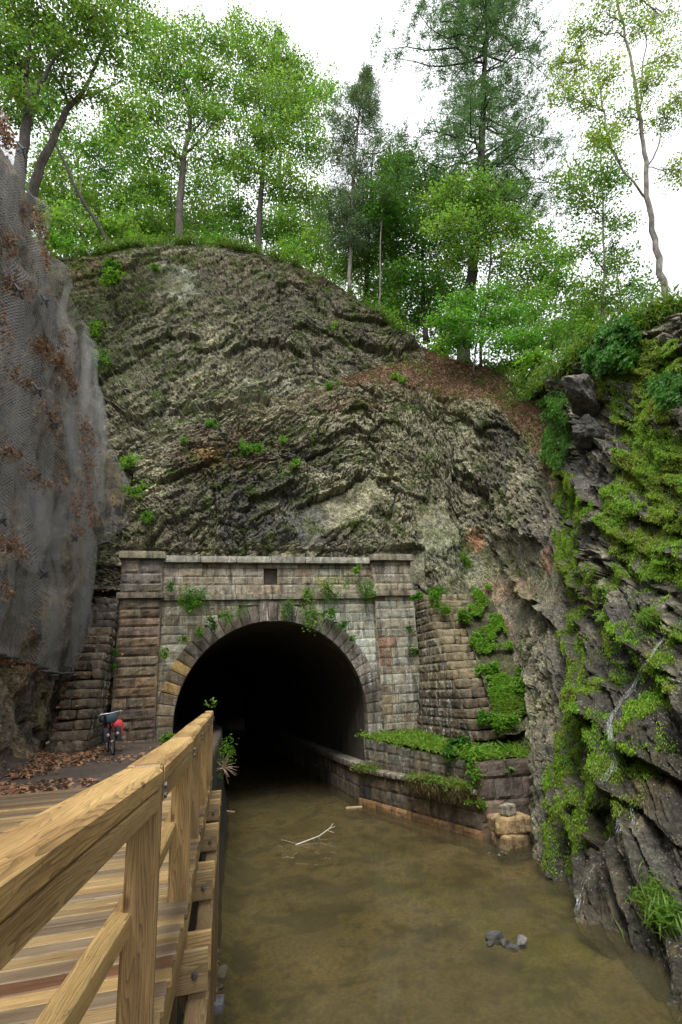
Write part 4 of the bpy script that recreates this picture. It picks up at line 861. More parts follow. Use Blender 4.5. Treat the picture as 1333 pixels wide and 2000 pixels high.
# ---------------------------------------------------------------- loaded touring bicycle
bk0 = np.array([-1.98, 17.75, -1.46])
bike = empty('bicycle', tuple(bk0), 'loaded touring bicycle with a red pannier leaning by the stone steps', 'bicycle')
M_black = mat_plain('black_rubber', (.015, .015, .016), .6); M_bag = mat_plain('black_bag', (.025, .03, .036), .7); M_red = mat_plain('red_bag', (.62, .045, .06), .55, 0, 12, .25); M_frame = mat_plain('bike_paint', (.18, .02, .02), .3); M_sil = mat_plain('silver', (.5, .5, .52), .3, .8); M_blue = mat_plain('dark_bag', (.03, .06, .075), .6)
LEAN = Matrix.Rotation(radians(-7), 4, 'Y')@Matrix.Identity(4)
HD = Matrix.Rotation(radians(14), 4, 'Z')
def bt(P):      # bike frame: x right, y back, z up -> world
    M = Matrix.Translation(Vector(bk0))@HD@LEAN; return np.array([tuple(M@(Vector(tuple(p))*1.1)) for p in np.atleast_2d(np.array(P, float))])
def btube(mb, P, r, k=6): mb.tube(bt(P), r, k)
def ringpts(c, R, n=28): t_ = np.linspace(0, 2*pi, n+1); return np.stack([c[0]+0*t_, c[1]+R*np.cos(t_), c[2]+R*np.sin(t_)], 1)
for cy_ in (-.52, .52):
    wh = empty('wheel', tuple(Vector(bt((0, cy_, .34))[0])-Vector(bk0))); wh.parent = bike
    mb = MB(); btube(mb, ringpts((0, cy_, .34), .325), .022, 8); mb.build('tyre', M_black, wh, True)
    mb = MB(); btube(mb, ringpts((0, cy_, .34), .295), .011); mb.build('rim', M_sil, wh, True)
    mb = MB(); mb_ = [btube(mb, [(0, cy_, .34), (0, cy_+.29*cos(a_), .34+.29*sin(a_))], .0025, 4) for a_ in np.arange(18)*2*pi/18]; btube(mb, [(-.04, cy_, .34), (.04, cy_, .34)], .02, 8); mb.build('spokes', M_sil, wh)
    mb = MB(); a_ = np.linspace(.3, 2.4, 12); btube(mb, np.stack([0*a_, cy_+.35*np.cos(a_), .34+.355*np.sin(a_)], 1), .02, 5); mb.build('mudguard', M_black, bike, True)
mb = MB()
for seg_ in (((0, .1, .3), (0, .18, .86)), ((0, .1, .3), (0, -.33, .76)), ((0, .16, .8), (0, -.35, .84)), ((0, -.32, .72), (0, -.37, .92)), ((.05, .52, .34), (0, .17, .8)), ((-.05, .52, .34), (0, .17, .8)), ((.05, .52, .34), (0, .1, .3)), ((-.05, .52, .34), (0, .1, .3))): btube(mb, seg_, .016)
mb.build('frame', M_frame, bike, True)
mb = MB()
for sx in (-.05, .05): btube(mb, [(sx, -.52, .34), (sx, -.43, .6), (sx*.6, -.36, .74)], .012)
mb.build('fork', M_black, bike, True)
mb = MB(); btube(mb, [(-.31, -.34, 1.0), (-.2, -.37, 1.01), (0, -.4, 1.0), (.2, -.37, 1.01), (.31, -.34, 1.0)], .014); btube(mb, [(0, -.37, .9), (0, -.4, 1.)], .018)
for sx in (-1, 1): btube(mb, [(sx*.3, -.35, 1.), (sx*.27, -.5, .97), (sx*.22, -.52, 1.03)], .016)
mb.build('handlebar', M_sil, bike, True)
def bag(name, c, h, mat, seed):
    mb = MB(); roughbox(mb, -np.array(h), np.array(h), (1, 1, 1), .02, .07, min(h)*.7, seed=seed); V = np.concatenate(mb.V)+np.array(c); return meshobj(name, bt(V), [np.array(q) for q in mb.Q.values()], mat, bike, None, True)
bag('handlebar_bag', (0, -.52, .88), (.13, .09, .11), M_blue, 1); bag('pannier', (-.15, -.46, .5), (.07, .14, .17), M_bag, 2); bag('pannier', (.15, -.46, .5), (.07, .14, .17), M_bag, 3)
bag('pannier', (.25, .3, .56), (.12, .17, .22), M_red, 4); bag('rack_bag', (0, .45, .85), (.16, .2, .09), M_bag, 5)
bag('saddle', (0, .2, .93), (.07, .13, .03), M_black, 6)
mb = MB(); [(mq := MB(), mq.lathe(bt((sx_, -.6, .5))[0], (0, -1, 0), [(0, .05), (.02, .045), (.03, 0)], 10), mq.build('reflector', M_sil, bike)) for sx_ in (-.11, .11)]

# ---------------------------------------------------------------- loose stones and drift
def rock(name, label, p, h, col, seed, group=None, rz_=0, amp=.05, rnd=None, lime=.2):
    mb = MB(); M = Matrix.Translation(Vector(p))@Matrix.Rotation(rz_, 4, 'Z')@Matrix.Rotation(rng.normal(0, .06), 4, 'X')
    h = np.array(h); (facetrock(mb, p, h*1.12, col, seed, M, 18, amp*.4) if h[0] < .19 else roughbox(mb, -h, h, col, amp, .07, min(h)*.35, M=Matrix.Translation(Vector(p))@M.to_3x3().to_4x4(), seed=seed)); V = np.concatenate(mb.V)
    o = meshobj(name, V-np.array(p), [np.array(q) for q in mb.Q.values()], M_stone, None, np.concatenate(mb.C), False, np.full(len(V), lime)); o.location = p; return tag(o, label, 'stone', group)
TAN = (.27, .185, .085)
sp0 = atz(1000, 1650, -4.25)
rock('stone_block', 'tan block lowest in the small stack at the corner of the canal wall', sp0+np.array([.0, 0, .12]), (.42, .3, .2), TAN, 1, 'stacked tan stones', .2)
rock('stone_block', 'wide tan slab in the middle of the small stone stack', sp0+np.array([.05, .05, .5]), (.5, .32, .2), np.array(TAN)*1.15, 2, 'stacked tan stones', -.15)
rock('stone_block', 'small grey topmost stone balanced on the tan stone stack', sp0+np.array([.03, 0, .84]), (.2, .16, .14), (.25, .22, .17), 3, 'stacked tan stones', .4)
GP = 'grey stones breaking the water'
for k, (px, py, hx, hz, lb) in enumerate(((968, 1832, .13, .11, 'largest rounded grey stone in the little pile in the water'), (985, 1842, .11, .06, 'flat wet grey stone beside the rounded one in the water'), (1018, 1842, .11, .08, 'pale grey stone at the right end of the pile in the water'), (1000, 1850, .09, .05, 'dark low stone between the grey stones in the water'), (958, 1843, .08, .05, 'small dark stone at the left end of the pile in the water'))):
    rock('river_stone', lb, atz(px, py, -4.24), (hx, hx*.75, hz), (.07, .067, .06) if k != 2 else (.13, .125, .115), 10+k, GP, k, .03, hz*.8, 0)
for k, (px, py, hx, lb, cl) in enumerate(((412, 1858, .13, 'pale stone highest in the row beside the boardwalk supports', (.3, .28, .24)), (418, 1888, .1, 'orange brown stone in the row beside the boardwalk supports', (.3, .17, .08)), (410, 1930, .16, 'brown stone at the water edge under the boardwalk', (.16, .11, .06)), (412, 1972, .2, 'grey rounded stone at the bottom of the row by the boardwalk', (.13, .13, .14)), (428, 1905, .17, 'flat dark stone just under the water by the boardwalk', (.1, .085, .05)))):
    rock('river_stone', lb, atz(px, py, -4.26), (hx, hx*.8, hx*.6), cl, 30+k, 'stones along the boardwalk foot', k, .04, hx*.5, 0)
for k in range(26):
    side = rng.random() < .6
    px, py = (rng.uniform(402, 428), rng.uniform(1800, 2000)) if side else (rng.uniform(955, 1060), rng.uniform(1655, 1672)); hx = rng.uniform(.03, .08)
    rock('pebble', 'small wet pebble in the scatter at the boardwalk foot' if side else 'small wet pebble in the scatter below the tan stone stack', atz(px, py, -4.25), (hx, hx*.8, hx*.6), np.array((.12, .1, .07))*rng.uniform(.5, 1.5), 80+k, 'pebbles at the boardwalk foot' if side else 'pebbles below the tan stones', k, .02, hx*.5, 0)
M_drift = mat_plain('driftwood', (.34, .25, .13), .7)
mb = MB(); p = atz(692, 1577, -4.235); mb.box((-.3, -.06, -.03), (.3, .06, .03), (1, 1, 1), .01, M=Matrix.Translation(Vector(p))@Matrix.Rotation(-.2, 4, 'Z')); tag(mb.build('plank', M_drift), 'short tan plank floating beside the canal wall', 'plank')
mb = MB(); p = atz(440, 1586, -4.24); mb.tube([p+np.array([-.3, .05, 0]), p+np.array([.1, 0, .02]), p+np.array([.35, -.1, -.02])], .03); tag(mb.build('driftwood', M_drift), 'thin piece of driftwood in the water by the boardwalk', 'driftwood')
M_twig = mat_plain('bleached_twig', (.5, .47, .4), .7); mb = MB()
q0 = atz(578, 1650, -4.25)
def tw(px, py, z): return atz(px, py, -4.26+z) if z <= .02 else aty(px, py, q0[1]+.4)
br_ = [aty(x_, y_, q0[1]+.15*i) for i, (x_, y_) in enumerate(((578, 1650), (600, 1642), (625, 1632), (645, 1617), (651, 1608)))]; br_[0] = q0
mb.tube(br_, [.022, .018, .014, .01, .006], 5)
for a_, b_ in (((622, 1633), (628, 1646)), ((628, 1646), (638, 1650)), ((640, 1622), (652, 1626)), ((645, 1618), (655, 1614)), ((612, 1637), (618, 1648)), ((625, 1640), (640, 1640))): mb.tube([aty(*a_, q0[1]+.35), aty(*b_, q0[1]+.35)], .006, 4)
tag(mb.build('fallen_branch', M_twig), 'pale bare branch sticking out of the canal water', 'branch')
mb = MB(); p = atz(550, 1640, -4.25); mb.tube([p, atz(578, 1652, -4.25)+np.array([0, 0, .06])], .014, 4)
for k in range(16):
    a_ = atz(rng.uniform(550, 660), rng.uniform(1655, 1690), -4.25); mb.tube([a_, a_+np.array([rng.normal(0, .15), rng.normal(0, .15), rng.uniform(0, .07)])], .006, 4)
tag(mb.build('twigs', mat_plain('grey_twig', (.17, .15, .11), .8)), 'tangle of thin dark twigs lying just at the water surface', 'twigs', kind='stuff')

# ---------------------------------------------------------------- dead leaves on the ground
n = 22000; X = rng.uniform(-4.3, .3, n); Y = rng.uniform(9.6, 21.6, n); d_ = sst(-1.9, -3.6, X)*sst(9.2, 11, Y)+.10+.5*(Y > 20.3)*(X < -1.5)
P = np.stack([X, Y, 0*X], 1); d_ = d_*sst(-.35, .15, fbm(P*.7, 3, 200)+.3*(X < -3)); k_ = rng.random(n) < d_*1.0; P = P[k_]; P[:, 2] = -1.43+rng.random(len(P))*.05+.12*sst(-3.2, -4.2, P[:, 0])
g_ = rng.random((len(P), 1)); leafc = np.array([.36, .2, .12])*g_+np.array([.14, .085, .055])*(1-g_)
LL = [P]; CCc = [leafc]
# leaves gathered on the left stairs
for u in np.linspace(0, 1, 17):
    m_ = 34; q = np.stack([-3.75+.45*u+rng.exponential(.22, m_), 18.2+3.4*u+rng.uniform(-.05, .3, m_), -1.12+4.97*u+rng.uniform(0, .04, m_)+.02], 1); LL.append(q); g_ = rng.random((m_, 1)); CCc.append(np.array([.27, .16, .11])*g_+np.array([.1, .06, .045])*(1-g_))
LL, CCc = np.concatenate(LL), np.concatenate(CCc)
tag(leafmesh('dead_leaves', LL, .13, CCc, M_dry, asp=.65, nrm=np.array([0, 0, 1.8]), droop=0), 'dead brown leaves drifted along the towpath and left steps', 'dead leaves', kind='stuff')

# ---------------------------------------------------------------- small plants
GR = [np.array([.085, .21, .022]), np.array([.13, .26, .03]), np.array([.055, .15, .02])]
def plant(name, label, cat, P, r, n, size, kind=0, group=None, flat=.7, hang=0., asp=.6, stems=True, nrm=None):
    P = np.array(P, float); lobe = rng.normal(0, .45, (5, 3)); c = (lobe[rng.integers(5, size=n)]+np.clip(rng.normal(0, .3, (n, 3)), -.8, .8))*np.array([r, r*.8, r*flat]); c[:, 2] -= hang*rng.random(n)*r
    c += (fbm(c*3/r+P, 2, 210)*.25*r)[:, None]
    g_ = rng.random((n, 1)); cc = GR[kind]*(.75+.5*g_); root = empty(name, tuple(P-np.array([0, 0, r*flat*.6])), label, cat, group)
    leafmesh('leaves', P+c, size, cc, M_leaf, root, asp=asp, droop=.3, nrm=nrm)
    if stems:
        mb = MB()
        for q in range(7): e = c[rng.integers(n)]*.8; mb.tube([P-np.array([0, -.05, r*flat*.7]), P+e*.5+np.array([0, 0, .02]), P+e], [.012, .009, .004], 4)
        mb.build('stems', M_barkd, root)
    return root
YF = 21.6
PG = 'plants rooted in the portal masonry'
for px, py, r, n, k, lb in ((375, 1145, .45, 700, 0, 'round bushy fern on the string course near the left pilaster'), (375, 1180, .22, 160, 0, 'small tuft hanging just under the round bushy fern'), (640, 1135, .5, 420, 1, 'spreading light green plant on the right part of the parapet'), (655, 1150, .5, 300, 0, 'loose green plant right below the parapet spreading plant'), (705, 1138, .42, 420, 0, 'upright green plant beside the right pilaster'), (693, 1110, .22, 150, 1, 'small yellow green sprig just below the coping on the right'), (595, 1155, .28, 200, 1, 'thin green plant on the string course right of the keystone'), (440, 1195, .26, 260, 0, 'green tuft on top of the arch ring left of the keystone'), (420, 1208, .24, 220, 2, 'dark green tuft on the upper left haunch of the arch'), (390, 1228, .2, 180, 0, 'small green tuft lower on the left side of the arch'), (362, 1243, .16, 110, 1, 'tiny pale tuft lowest on the left side of the arch'), (562, 1180, .3, 260, 0, 'trailing green plant just right of the keystone'), (605, 1183, .32, 320, 1, 'wide leafy tuft on the arch ring below the string course'), (645, 1188, .3, 300, 0, 'leafy tuft on the right end above the arch'), (668, 1218, .26, 180, 2, 'drooping dark plant on the right haunch of the arch'), (475, 1180, .22, 150, 0, 'thin green sprig under the string course left of the keystone'), (685, 1245, .16, 90, 0, 'small green weed on the right side of the arch ring'), (322, 1275, .18, 90, 1, 'small weed beside the left pilaster above the arch shoulder'), (800, 1225, .18, 120, 2, 'dark creeper high on the edge of the right pilaster'), (335, 1140, .2, 110, 2, 'thin dark tuft in the corner of the left pilaster and parapet'), (808, 1270, .25, 200, 2, 'dark creeper low on the edge of the right pilaster')):
    plant('wall_plant', lb, 'plant', aty(px+rng.normal(0, 2), py, YF), r*rng.uniform(.8, 1.25), int(n*.9), rng.uniform(.075, .12), k, PG, rng.uniform(.55, 1.), rng.uniform(.3, 1.6))
plant('weed', 'bright green weeds at the foot of the left pilaster by the arch', 'weeds', atz(318, 1446, -1.3), .32, 420, .12, 1, None, .5)
plant('weed', 'grassy tuft hanging over the towpath edge at the tunnel mouth', 'weeds', aty(431, 1468, 18.5), .34, 420, .1, 1, None, 1.5, .8, .3)
mb = MB(); p = aty(436, 1500, 18)
for q in range(26): d = unit(rng.normal(size=3)+np.array([.5, -.3, -.1])); mb.tube([p, p+d*.2+np.array([0, 0, .03]), p+d*rng.uniform(.3, .5)], [.012, .008, .004], 4)
tag(mb.build('dry_roots', mat_plain('dry_root', (.25, .17, .12), .8)), 'tangle of dry roots hanging at the towpath edge', 'roots')
# a sprig lit in front of the dark tunnel
plant('sprig', 'lone bright green sprig standing before the dark tunnel mouth', 'sprig', aty(414, 1374, 19), .13, 26, .13, 1, None, 1.6)
plant('weed', 'small leaves low beside the left steps and pilaster', 'weeds', aty(225, 1275, 21.4), .15, 60, .1, 0); plant('weed', 'small green leaves halfway down beside the left pilaster', 'weeds', aty(224, 1302, 21.2), .13, 50, .1, 0)
# terrace and right stairs greenery
def carpet(name, label, cat, pts, n, size, col, kind='stuff', up=0.9, asp=.6, lift=.06, nrm=None):
    pts = np.array(pts, float); i = rng.integers(len(pts), size=n); return tag(leafmesh(name, pts[i]+rng.normal(0, 1, (n, 3))*np.array([.16, .16, lift]), size, col, M_leaf, None, asp=asp, axis=np.array([0, 0, up]), nrm=nrm), label, cat, kind=kind)
k_ = rng.random(TT.shape[:2]); tp = TT.reshape(-1, 3)[(k_ < .9).ravel() & (TT[..., 0] < 10.3).ravel()]
g_ = rng.random((9000, 1)); carpet('terrace_grass', 'bright green grass and herbs covering the canal wall terrace', 'grass', tp+np.array([0, 0, .08]), 9000, .17, GR[1]*1.15*g_+np.array([.17, .24, .03])*(1-g_), asp=.3)
ed = [A_+ua*(Ln*u)+un*.1+np.array([0, 0, -2.93]) for u in np.r_[np.linspace(.02, .2, 20), np.linspace(.55, .97, 60)]]
g_ = rng.random((1600, 1)); carpet('ledge_weeds', 'weeds and hanging grass along the canal wall ledge', 'weeds', ed, 1600, .14, GR[1]*g_+np.array([.16, .14, .05])*(1-g_), asp=.35, up=-.1)
hg = [A_+ua*(Ln*u)+un*.2+np.array([0, 0, -3.05-.25*rng.random()]) for u in np.linspace(.55, .98, 90)]; g_ = rng.random((1300, 1))
carpet('hanging_grass', 'dead grass hanging from the canal wall ledge', 'dry grass', hg, 1300, .26, np.array([.15, .11, .05])*g_+np.array([.07, .06, .025])*(1-g_), asp=.1, up=-1.6)
plant('bush', 'dark leafy bush at the edge of the canal wall terrace', 'bush', atz(890, 1462, -2.0)*np.array([1.18, 1.18, 1]) if False else aty(888, 1462, 16.9), .42, 700, .15, 2)
plant('bush', 'light green tuft spilling over the corner of the canal wall', 'bush', aty(932, 1475, 15.9), .35, 500, .12, 1, None, .8, 1.2)
plant('bush', 'yellow green tuft lower down on the canal wall corner', 'bush', aty(930, 1500, 15.6), .25, 300, .1, 1, None, .8, .8); plant('bush', 'small green cushion at the base of the canal wall corner', 'bush', aty(940, 1570, 15.5), .2, 260, .08, 1, None, .6)
plant('broadleaf_weed', 'broad leaved plant at the foot of the right steps', 'plant', aty(985, 1468, 16.4), .42, 60, .42, 2, None, .6, 0, .35)
plant('weed', 'thin weed on the right end of the canal wall', 'plant', aty(1000, 1500, 15.5), .25, 60, .12, 1)
u_ = rng.random(26000); r_ = rng.random(26000)**.8; HP = np.stack([10.15+1.75*u_-.4+r_*1.5, 16.9+4.75*u_, -1.5+5.5*u_+.1+.55*np.clip(r_-.3, 0, 1)], 1)
HP[:, 2] += .16*fbm(HP*1.1, 3, 240)+rng.random(len(HP))*.1; k_ = rng.random(len(HP)) < sst(-.15, .2, fbm(HP*1.5, 4, 241)*1.3+.15*(r_-.45)+.75*(.36-u_)-.1); HP = HP[k_]; g_ = np.clip(sst(-.3, .3, fbm(HP*.8, 2, 242))+rng.normal(0, .25, len(HP)), 0, 1)[:, None]
tag(leafmesh('slope_herbs', HP, .13, GR[1]*1.1*g_+np.array([.13, .2, .03])*(1-g_), M_leaf, asp=.65, nrm=np.array([-.3, -.4, 1.2])), 'bright herbs spilling down the rock side of the right steps', 'herbs', kind='stuff')
ES = np.array([[[10.15+1.75*u-.5+r*2.4, 16.7+5.2*u, -1.75+5.6*u+.55*max(0, r-.2)] for r in np.linspace(0, 1, 24)] for u in np.linspace(0, 1, 60)]); ES[..., 2] += .3*fbm(ES*1.7, 4, 243); ES[..., 1] += .2*fbm(ES*2.3, 3, 245)
tag(meshobj('earth_slope', ES.reshape(-1, 3), gridfaces(60, 24), M_rock, None, np.array([.055, .055, .022])*(1+.5*fbm(ES*2, 3, 244).reshape(-1, 1)), True), 'mossy earth slope between the right steps and the rock', 'slope', kind='structure')
IV = 'low green ground cover on the right steps'
for px, py, r, n, k, lb in ((1000, 1345, .75, 1900, 1, 'largest green cushion at the lower right of the right steps'), (1022, 1310, .5, 900, 1, 'upper right green cushion beside the right steps'), (1030, 1365, .45, 900, 1, 'rightmost rounded green cushion by the right steps'), (985, 1400, .5, 900, 1, 'lowest green cushion spilling down the right steps'), (950, 1300, .45, 700, 1, 'green herbs on the middle right edge of the right steps'), (928, 1245, .4, 600, 1, 'green herbs on the upper right edge of the right steps'), (905, 1200, .42, 600, 1, 'green herbs near the top right of the right steps'), (850, 1150, .5, 600, 0, 'leafy herbs along the top of the right steps'), (870, 1185, .4, 350, 1, 'sparse green herbs on the upper treads of the right steps'), (945, 1390, .35, 400, 0, 'herbs on the lower treads of the right steps'), (815, 1160, .25, 220, 0, 'small leafy tuft between right pilaster and steps')):
    yd = np.interp(py, [1145, 1440], [21.5, 16.7]); plant('ground_cover', lb, 'ground cover', aty(px, py, yd-.55), r*.8, int(n*1.3), .1, k, IV, .45, .8, .7, False)
# shrubs and ivy on the rock
for px, py, r, n, s_, k, lb in ((222, 545, .95, 700, .24, 1, 'bright green sapling bush high on the left of the cliff'), (215, 520, .6, 350, .2, 0, 'smaller green bush just above the bright sapling on the cliff'), (480, 875, .6, 420, .17, 0, 'lone green shrub on the dark middle of the cliff'), (305, 528, .45, 220, .18, 1, 'small green bush near the cliff top left of centre'), (650, 635, .4, 160, .16, 1, 'tiny light green bush on the right of the upper cliff'), (640, 750, .5, 260, .15, 0, 'low green herbs at the line between the two cliff masses'), (780, 735, .45, 260, .2, 1, 'bright grass tuft on the bare brown soil shelf'), (555, 858, .3, 160, .14, 1, 'yellowish tuft in the middle of the cliff'), (585, 900, .35, 140, .13, 1, 'faint yellow grass tuft right of the cliff centre'), (260, 900, .8, 500, .16, 1, 'green creeper down the corner between net and cliff'), (272, 950, .7, 420, .16, 1, 'lower green creeper in the corner above the left pilaster'), (290, 1010, .45, 220, .15, 0, 'green sprigs just above the left end of the coping'), (200, 700, .8, 320, .2, 0, 'green herbs beside the top of the rockfall net'), (190, 640, .8, 300, .2, 1, 'yellow green herbs on the upper left cliff edge'), (905, 1095, .4, 220, .14, 1, 'yellow green tuft on the tilted slab right of the portal'), (415, 830, .4, 160, .14, 0, 'small dark herbs left of the cliff centre'), (360, 860, .35, 130, .13, 0, 'tiny green herbs on the left middle of the cliff')):
    p, nn_ = surf(px, py, .1); plant('shrub', lb, 'shrub', p, r*.8, n, s_*.8, k, 'shrubs rooted in the cliff', .8, .2, stems=True)
IVY = np.array([.06, .17, .025])
def ivy(label, poly, n, size=.13, col=IVY, thick=.18):
    poly = np.array(poly, float); lo, hi = poly.min(0), poly.max(0); P = []; N_ = []; cand = np.where((cx > lo[0]) & (cx < hi[0]) & (cy > lo[1]) & (cy < hi[1]) & (cz > 0) & (cz < 30))[0]
    cand = cand[inpoly(cx[cand]+12*fbm(CLf[cand]*1.5, 2, 220), cy[cand], [tuple(q) for q in poly])]
    i = rng.choice(cand, n); bul = (.5+.5*np.clip(fbm(CLf[i]*1.3, 2, 221)*2, -1, 1))
    P = CLf[i]+CNf[i]*(.05+thick*bul[:, None]*1.6+rng.uniform(-.07, .07, (n, 1)))+rng.normal(0, .05, (n, 3))
    g_ = rng.random((n, 1)); return tag(leafmesh('ivy', P, size, col*(.7+.7*g_), M_leaf, None, asp=.85, axis=CNf[i]*.4+np.array([0, 0, -.8]), nrm=CNf[i]*2.2, spread=.6), label, 'ivy', 'ivy mats on the right rock wall')
ivy('dense dark ivy mat near the top of the right rock wall', [(1150, 690), (1190, 660), (1255, 640), (1275, 665), (1245, 735), (1180, 742), (1155, 720)], 3800, .17, IVY, .35)
ivy('long pale green ivy column left of the mossy rock wall', [(1070, 825), (1110, 765), (1130, 800), (1125, 880), (1105, 925), (1075, 905)], 3400, .12, np.array([.085, .2, .035]), .3)
ivy('ivy patch above the long pale ivy column', [(1055, 790), (1095, 762), (1112, 780), (1100, 815), (1070, 820)], 1500, .12, np.array([.085, .19, .035]), .2)
ivy('round ivy patch at the right edge of the rock wall', [(1290, 765), (1335, 740), (1345, 800), (1305, 808)], 1300, .14, IVY, .3)
ivy('yellow green creeper on the upper right rock wall', [(1255, 675), (1290, 668), (1300, 720), (1262, 740)], 1300, .11, np.array([.16, .22, .03]), .15)
ivy('green creeper on the soil bank left of the grey boulder', [(1035, 735), (1062, 728), (1058, 775), (1035, 785)], 700, .13, np.array([.09, .21, .03]), .2)
for px, py, r, lb in ((1290, 1760, .32, 'upper grass tuft on the lower right rock by the water'), (1318, 1790, .3, 'lower grass tuft on the lower right rock by the water'), (1275, 1215, .25, 'grass tuft beside the top of the little waterfall')):
    p, nn_ = surf(px, py, .12); root = empty('grass_tuft', tuple(p), lb, 'grass tuft', 'grass tufts on the right rock wall'); c = np.stack([rng.normal(0, r*.55, 420), rng.normal(0, r*.4, 420), rng.normal(0, r*.35, 420)], 1); g_ = rng.random((420, 1))
    leafmesh('blades', p+c, .3, np.array([.1, .22, .03])*g_+np.array([.19, .26, .06])*(1-g_), M_leaf, root, asp=.09, axis=np.array([-.3, -.2, .8]), spread=.75)
# ---------------------------------------------------------------- grey boulders on the right edge
for k, (px, py, yy_, h, lb) in enumerate(((1140, 775, 14.75, (.95, .6, .42), 'big tilted grey boulder jutting from the top of the right wall'), (1152, 850, 14.6, (.7, .5, .3), 'dark wet boulder under the big tilted one'), (1092, 748, 18.3, (.75, .6, .45), 'pale grey rock in the soil bank left of the big boulder'))):
    p = aty(px, py, yy_-.2); mb = MB(); M = Matrix.Translation(Vector(p))@Matrix.Rotation(radians(42), 4, 'Y')@Matrix.Rotation(.5, 4, 'Z'); h = np.array(h)
    facetrock(mb, p, h*1.15, np.array((.1, .092, .078))*(1, .55, 1.2, .5)[k], 63+k, M, 14, .11); V = np.concatenate(mb.V)-p
    o = meshobj('boulder', V, [np.array(q) for q in mb.Q.values()], M_slab, None, np.concatenate(mb.C), False, np.full(len(V), .6)); o.location = p; tag(o, lb, 'boulder', 'boulders along the top of the right wall')
# ---------------------------------------------------------------- little waterfall
m, nt, b = newmat('falling_water'); b.inputs['Base Color'].default_value = (.72, .76, .8, 1); b.inputs['Roughness'].default_value = .12; n_ = noise(nt, 38, 3, coords(nt, (1, 1, .45)), .7); nt.links.new(ramp(nt, n_, (.44, .0), (.68, .55)), b.inputs['Alpha']); M_fall = m
def fall(name, label, paths, n, r0, spread, parent=None):
    mb = MB()
    for path in paths:
        C0 = np.array([surf(x_, y_, .05)[0] for x_, y_ in spline(np.array([(a, b_, 0) for a, b_ in path]), len(path)*3)[:, :2]])
        nn_ = unit(np.array([surf(x_, y_, 0)[1] for x_, y_ in path]).mean(0))
        for _ in range(3): C0[1:-1] = (C0[:-2]+C0[1:-1]*2+C0[2:])/4
        C0 = C0+nn_*.06; C0 = spline(C0, len(C0)*3); side = unit(np.cross(nn_, [0, 0, 1.])); m_ = len(C0); k_ = px2w(C0.mean(0))
        for q in range(n):
            a = rng.integers(0, max(1, m_-6)); b_ = min(m_, a+rng.integers(5, 16)); u = np.arange(m_)/m_
            off = rng.normal(0, spread*k_)*(.35+u*.9)+spread*k_*.5*np.sin(u*rng.uniform(6, 20)+rng.uniform(0, 6)); P = C0+side*off[:, None]+nn_*rng.uniform(-.02, .03)
            mb.tube(P[a:b_], r0*rng.uniform(.4, 1.2)*np.clip(np.minimum(np.arange(b_-a), np.arange(b_-a)[::-1])/4, .15, 1), 4)
    return tag(mb.build(name, M_fall, parent, True), label, 'waterfall')
def px2w(p): return float(np.array(p)@FW)/F
fall('waterfall', 'thin white cascade running down the mossy right rock wall', [[(1312, 1240), (1295, 1262), (1280, 1285), (1265, 1310), (1248, 1335), (1232, 1360), (1218, 1385), (1203, 1402), (1200, 1425), (1202, 1450), (1206, 1475), (1210, 1490)], [(1204, 1395), (1200, 1425), (1202, 1450), (1206, 1475), (1214, 1497), (1200, 1515), (1185, 1535)]], 130, .0045, 6.5)
fall('trickle', 'fine water threads dripping down the moss high on the right', [[(1203, 810), (1208, 840), (1210, 870), (1213, 900), (1214, 930), (1216, 955)]], 20, .005, 5)
fall('trickle', 'thin trickles on dark rock below the white cascade', [[(1220, 1575), (1222, 1600), (1222, 1625), (1220, 1650)], [(1240, 1560), (1246, 1590), (1250, 1620), (1252, 1640)]], 12, .006, 5)
fall('trickle', 'last trickle entering the canal at the rock foot', [[(1178, 1680), (1165, 1705), (1150, 1735), (1142, 1765), (1148, 1790)]], 22, .007, 7)
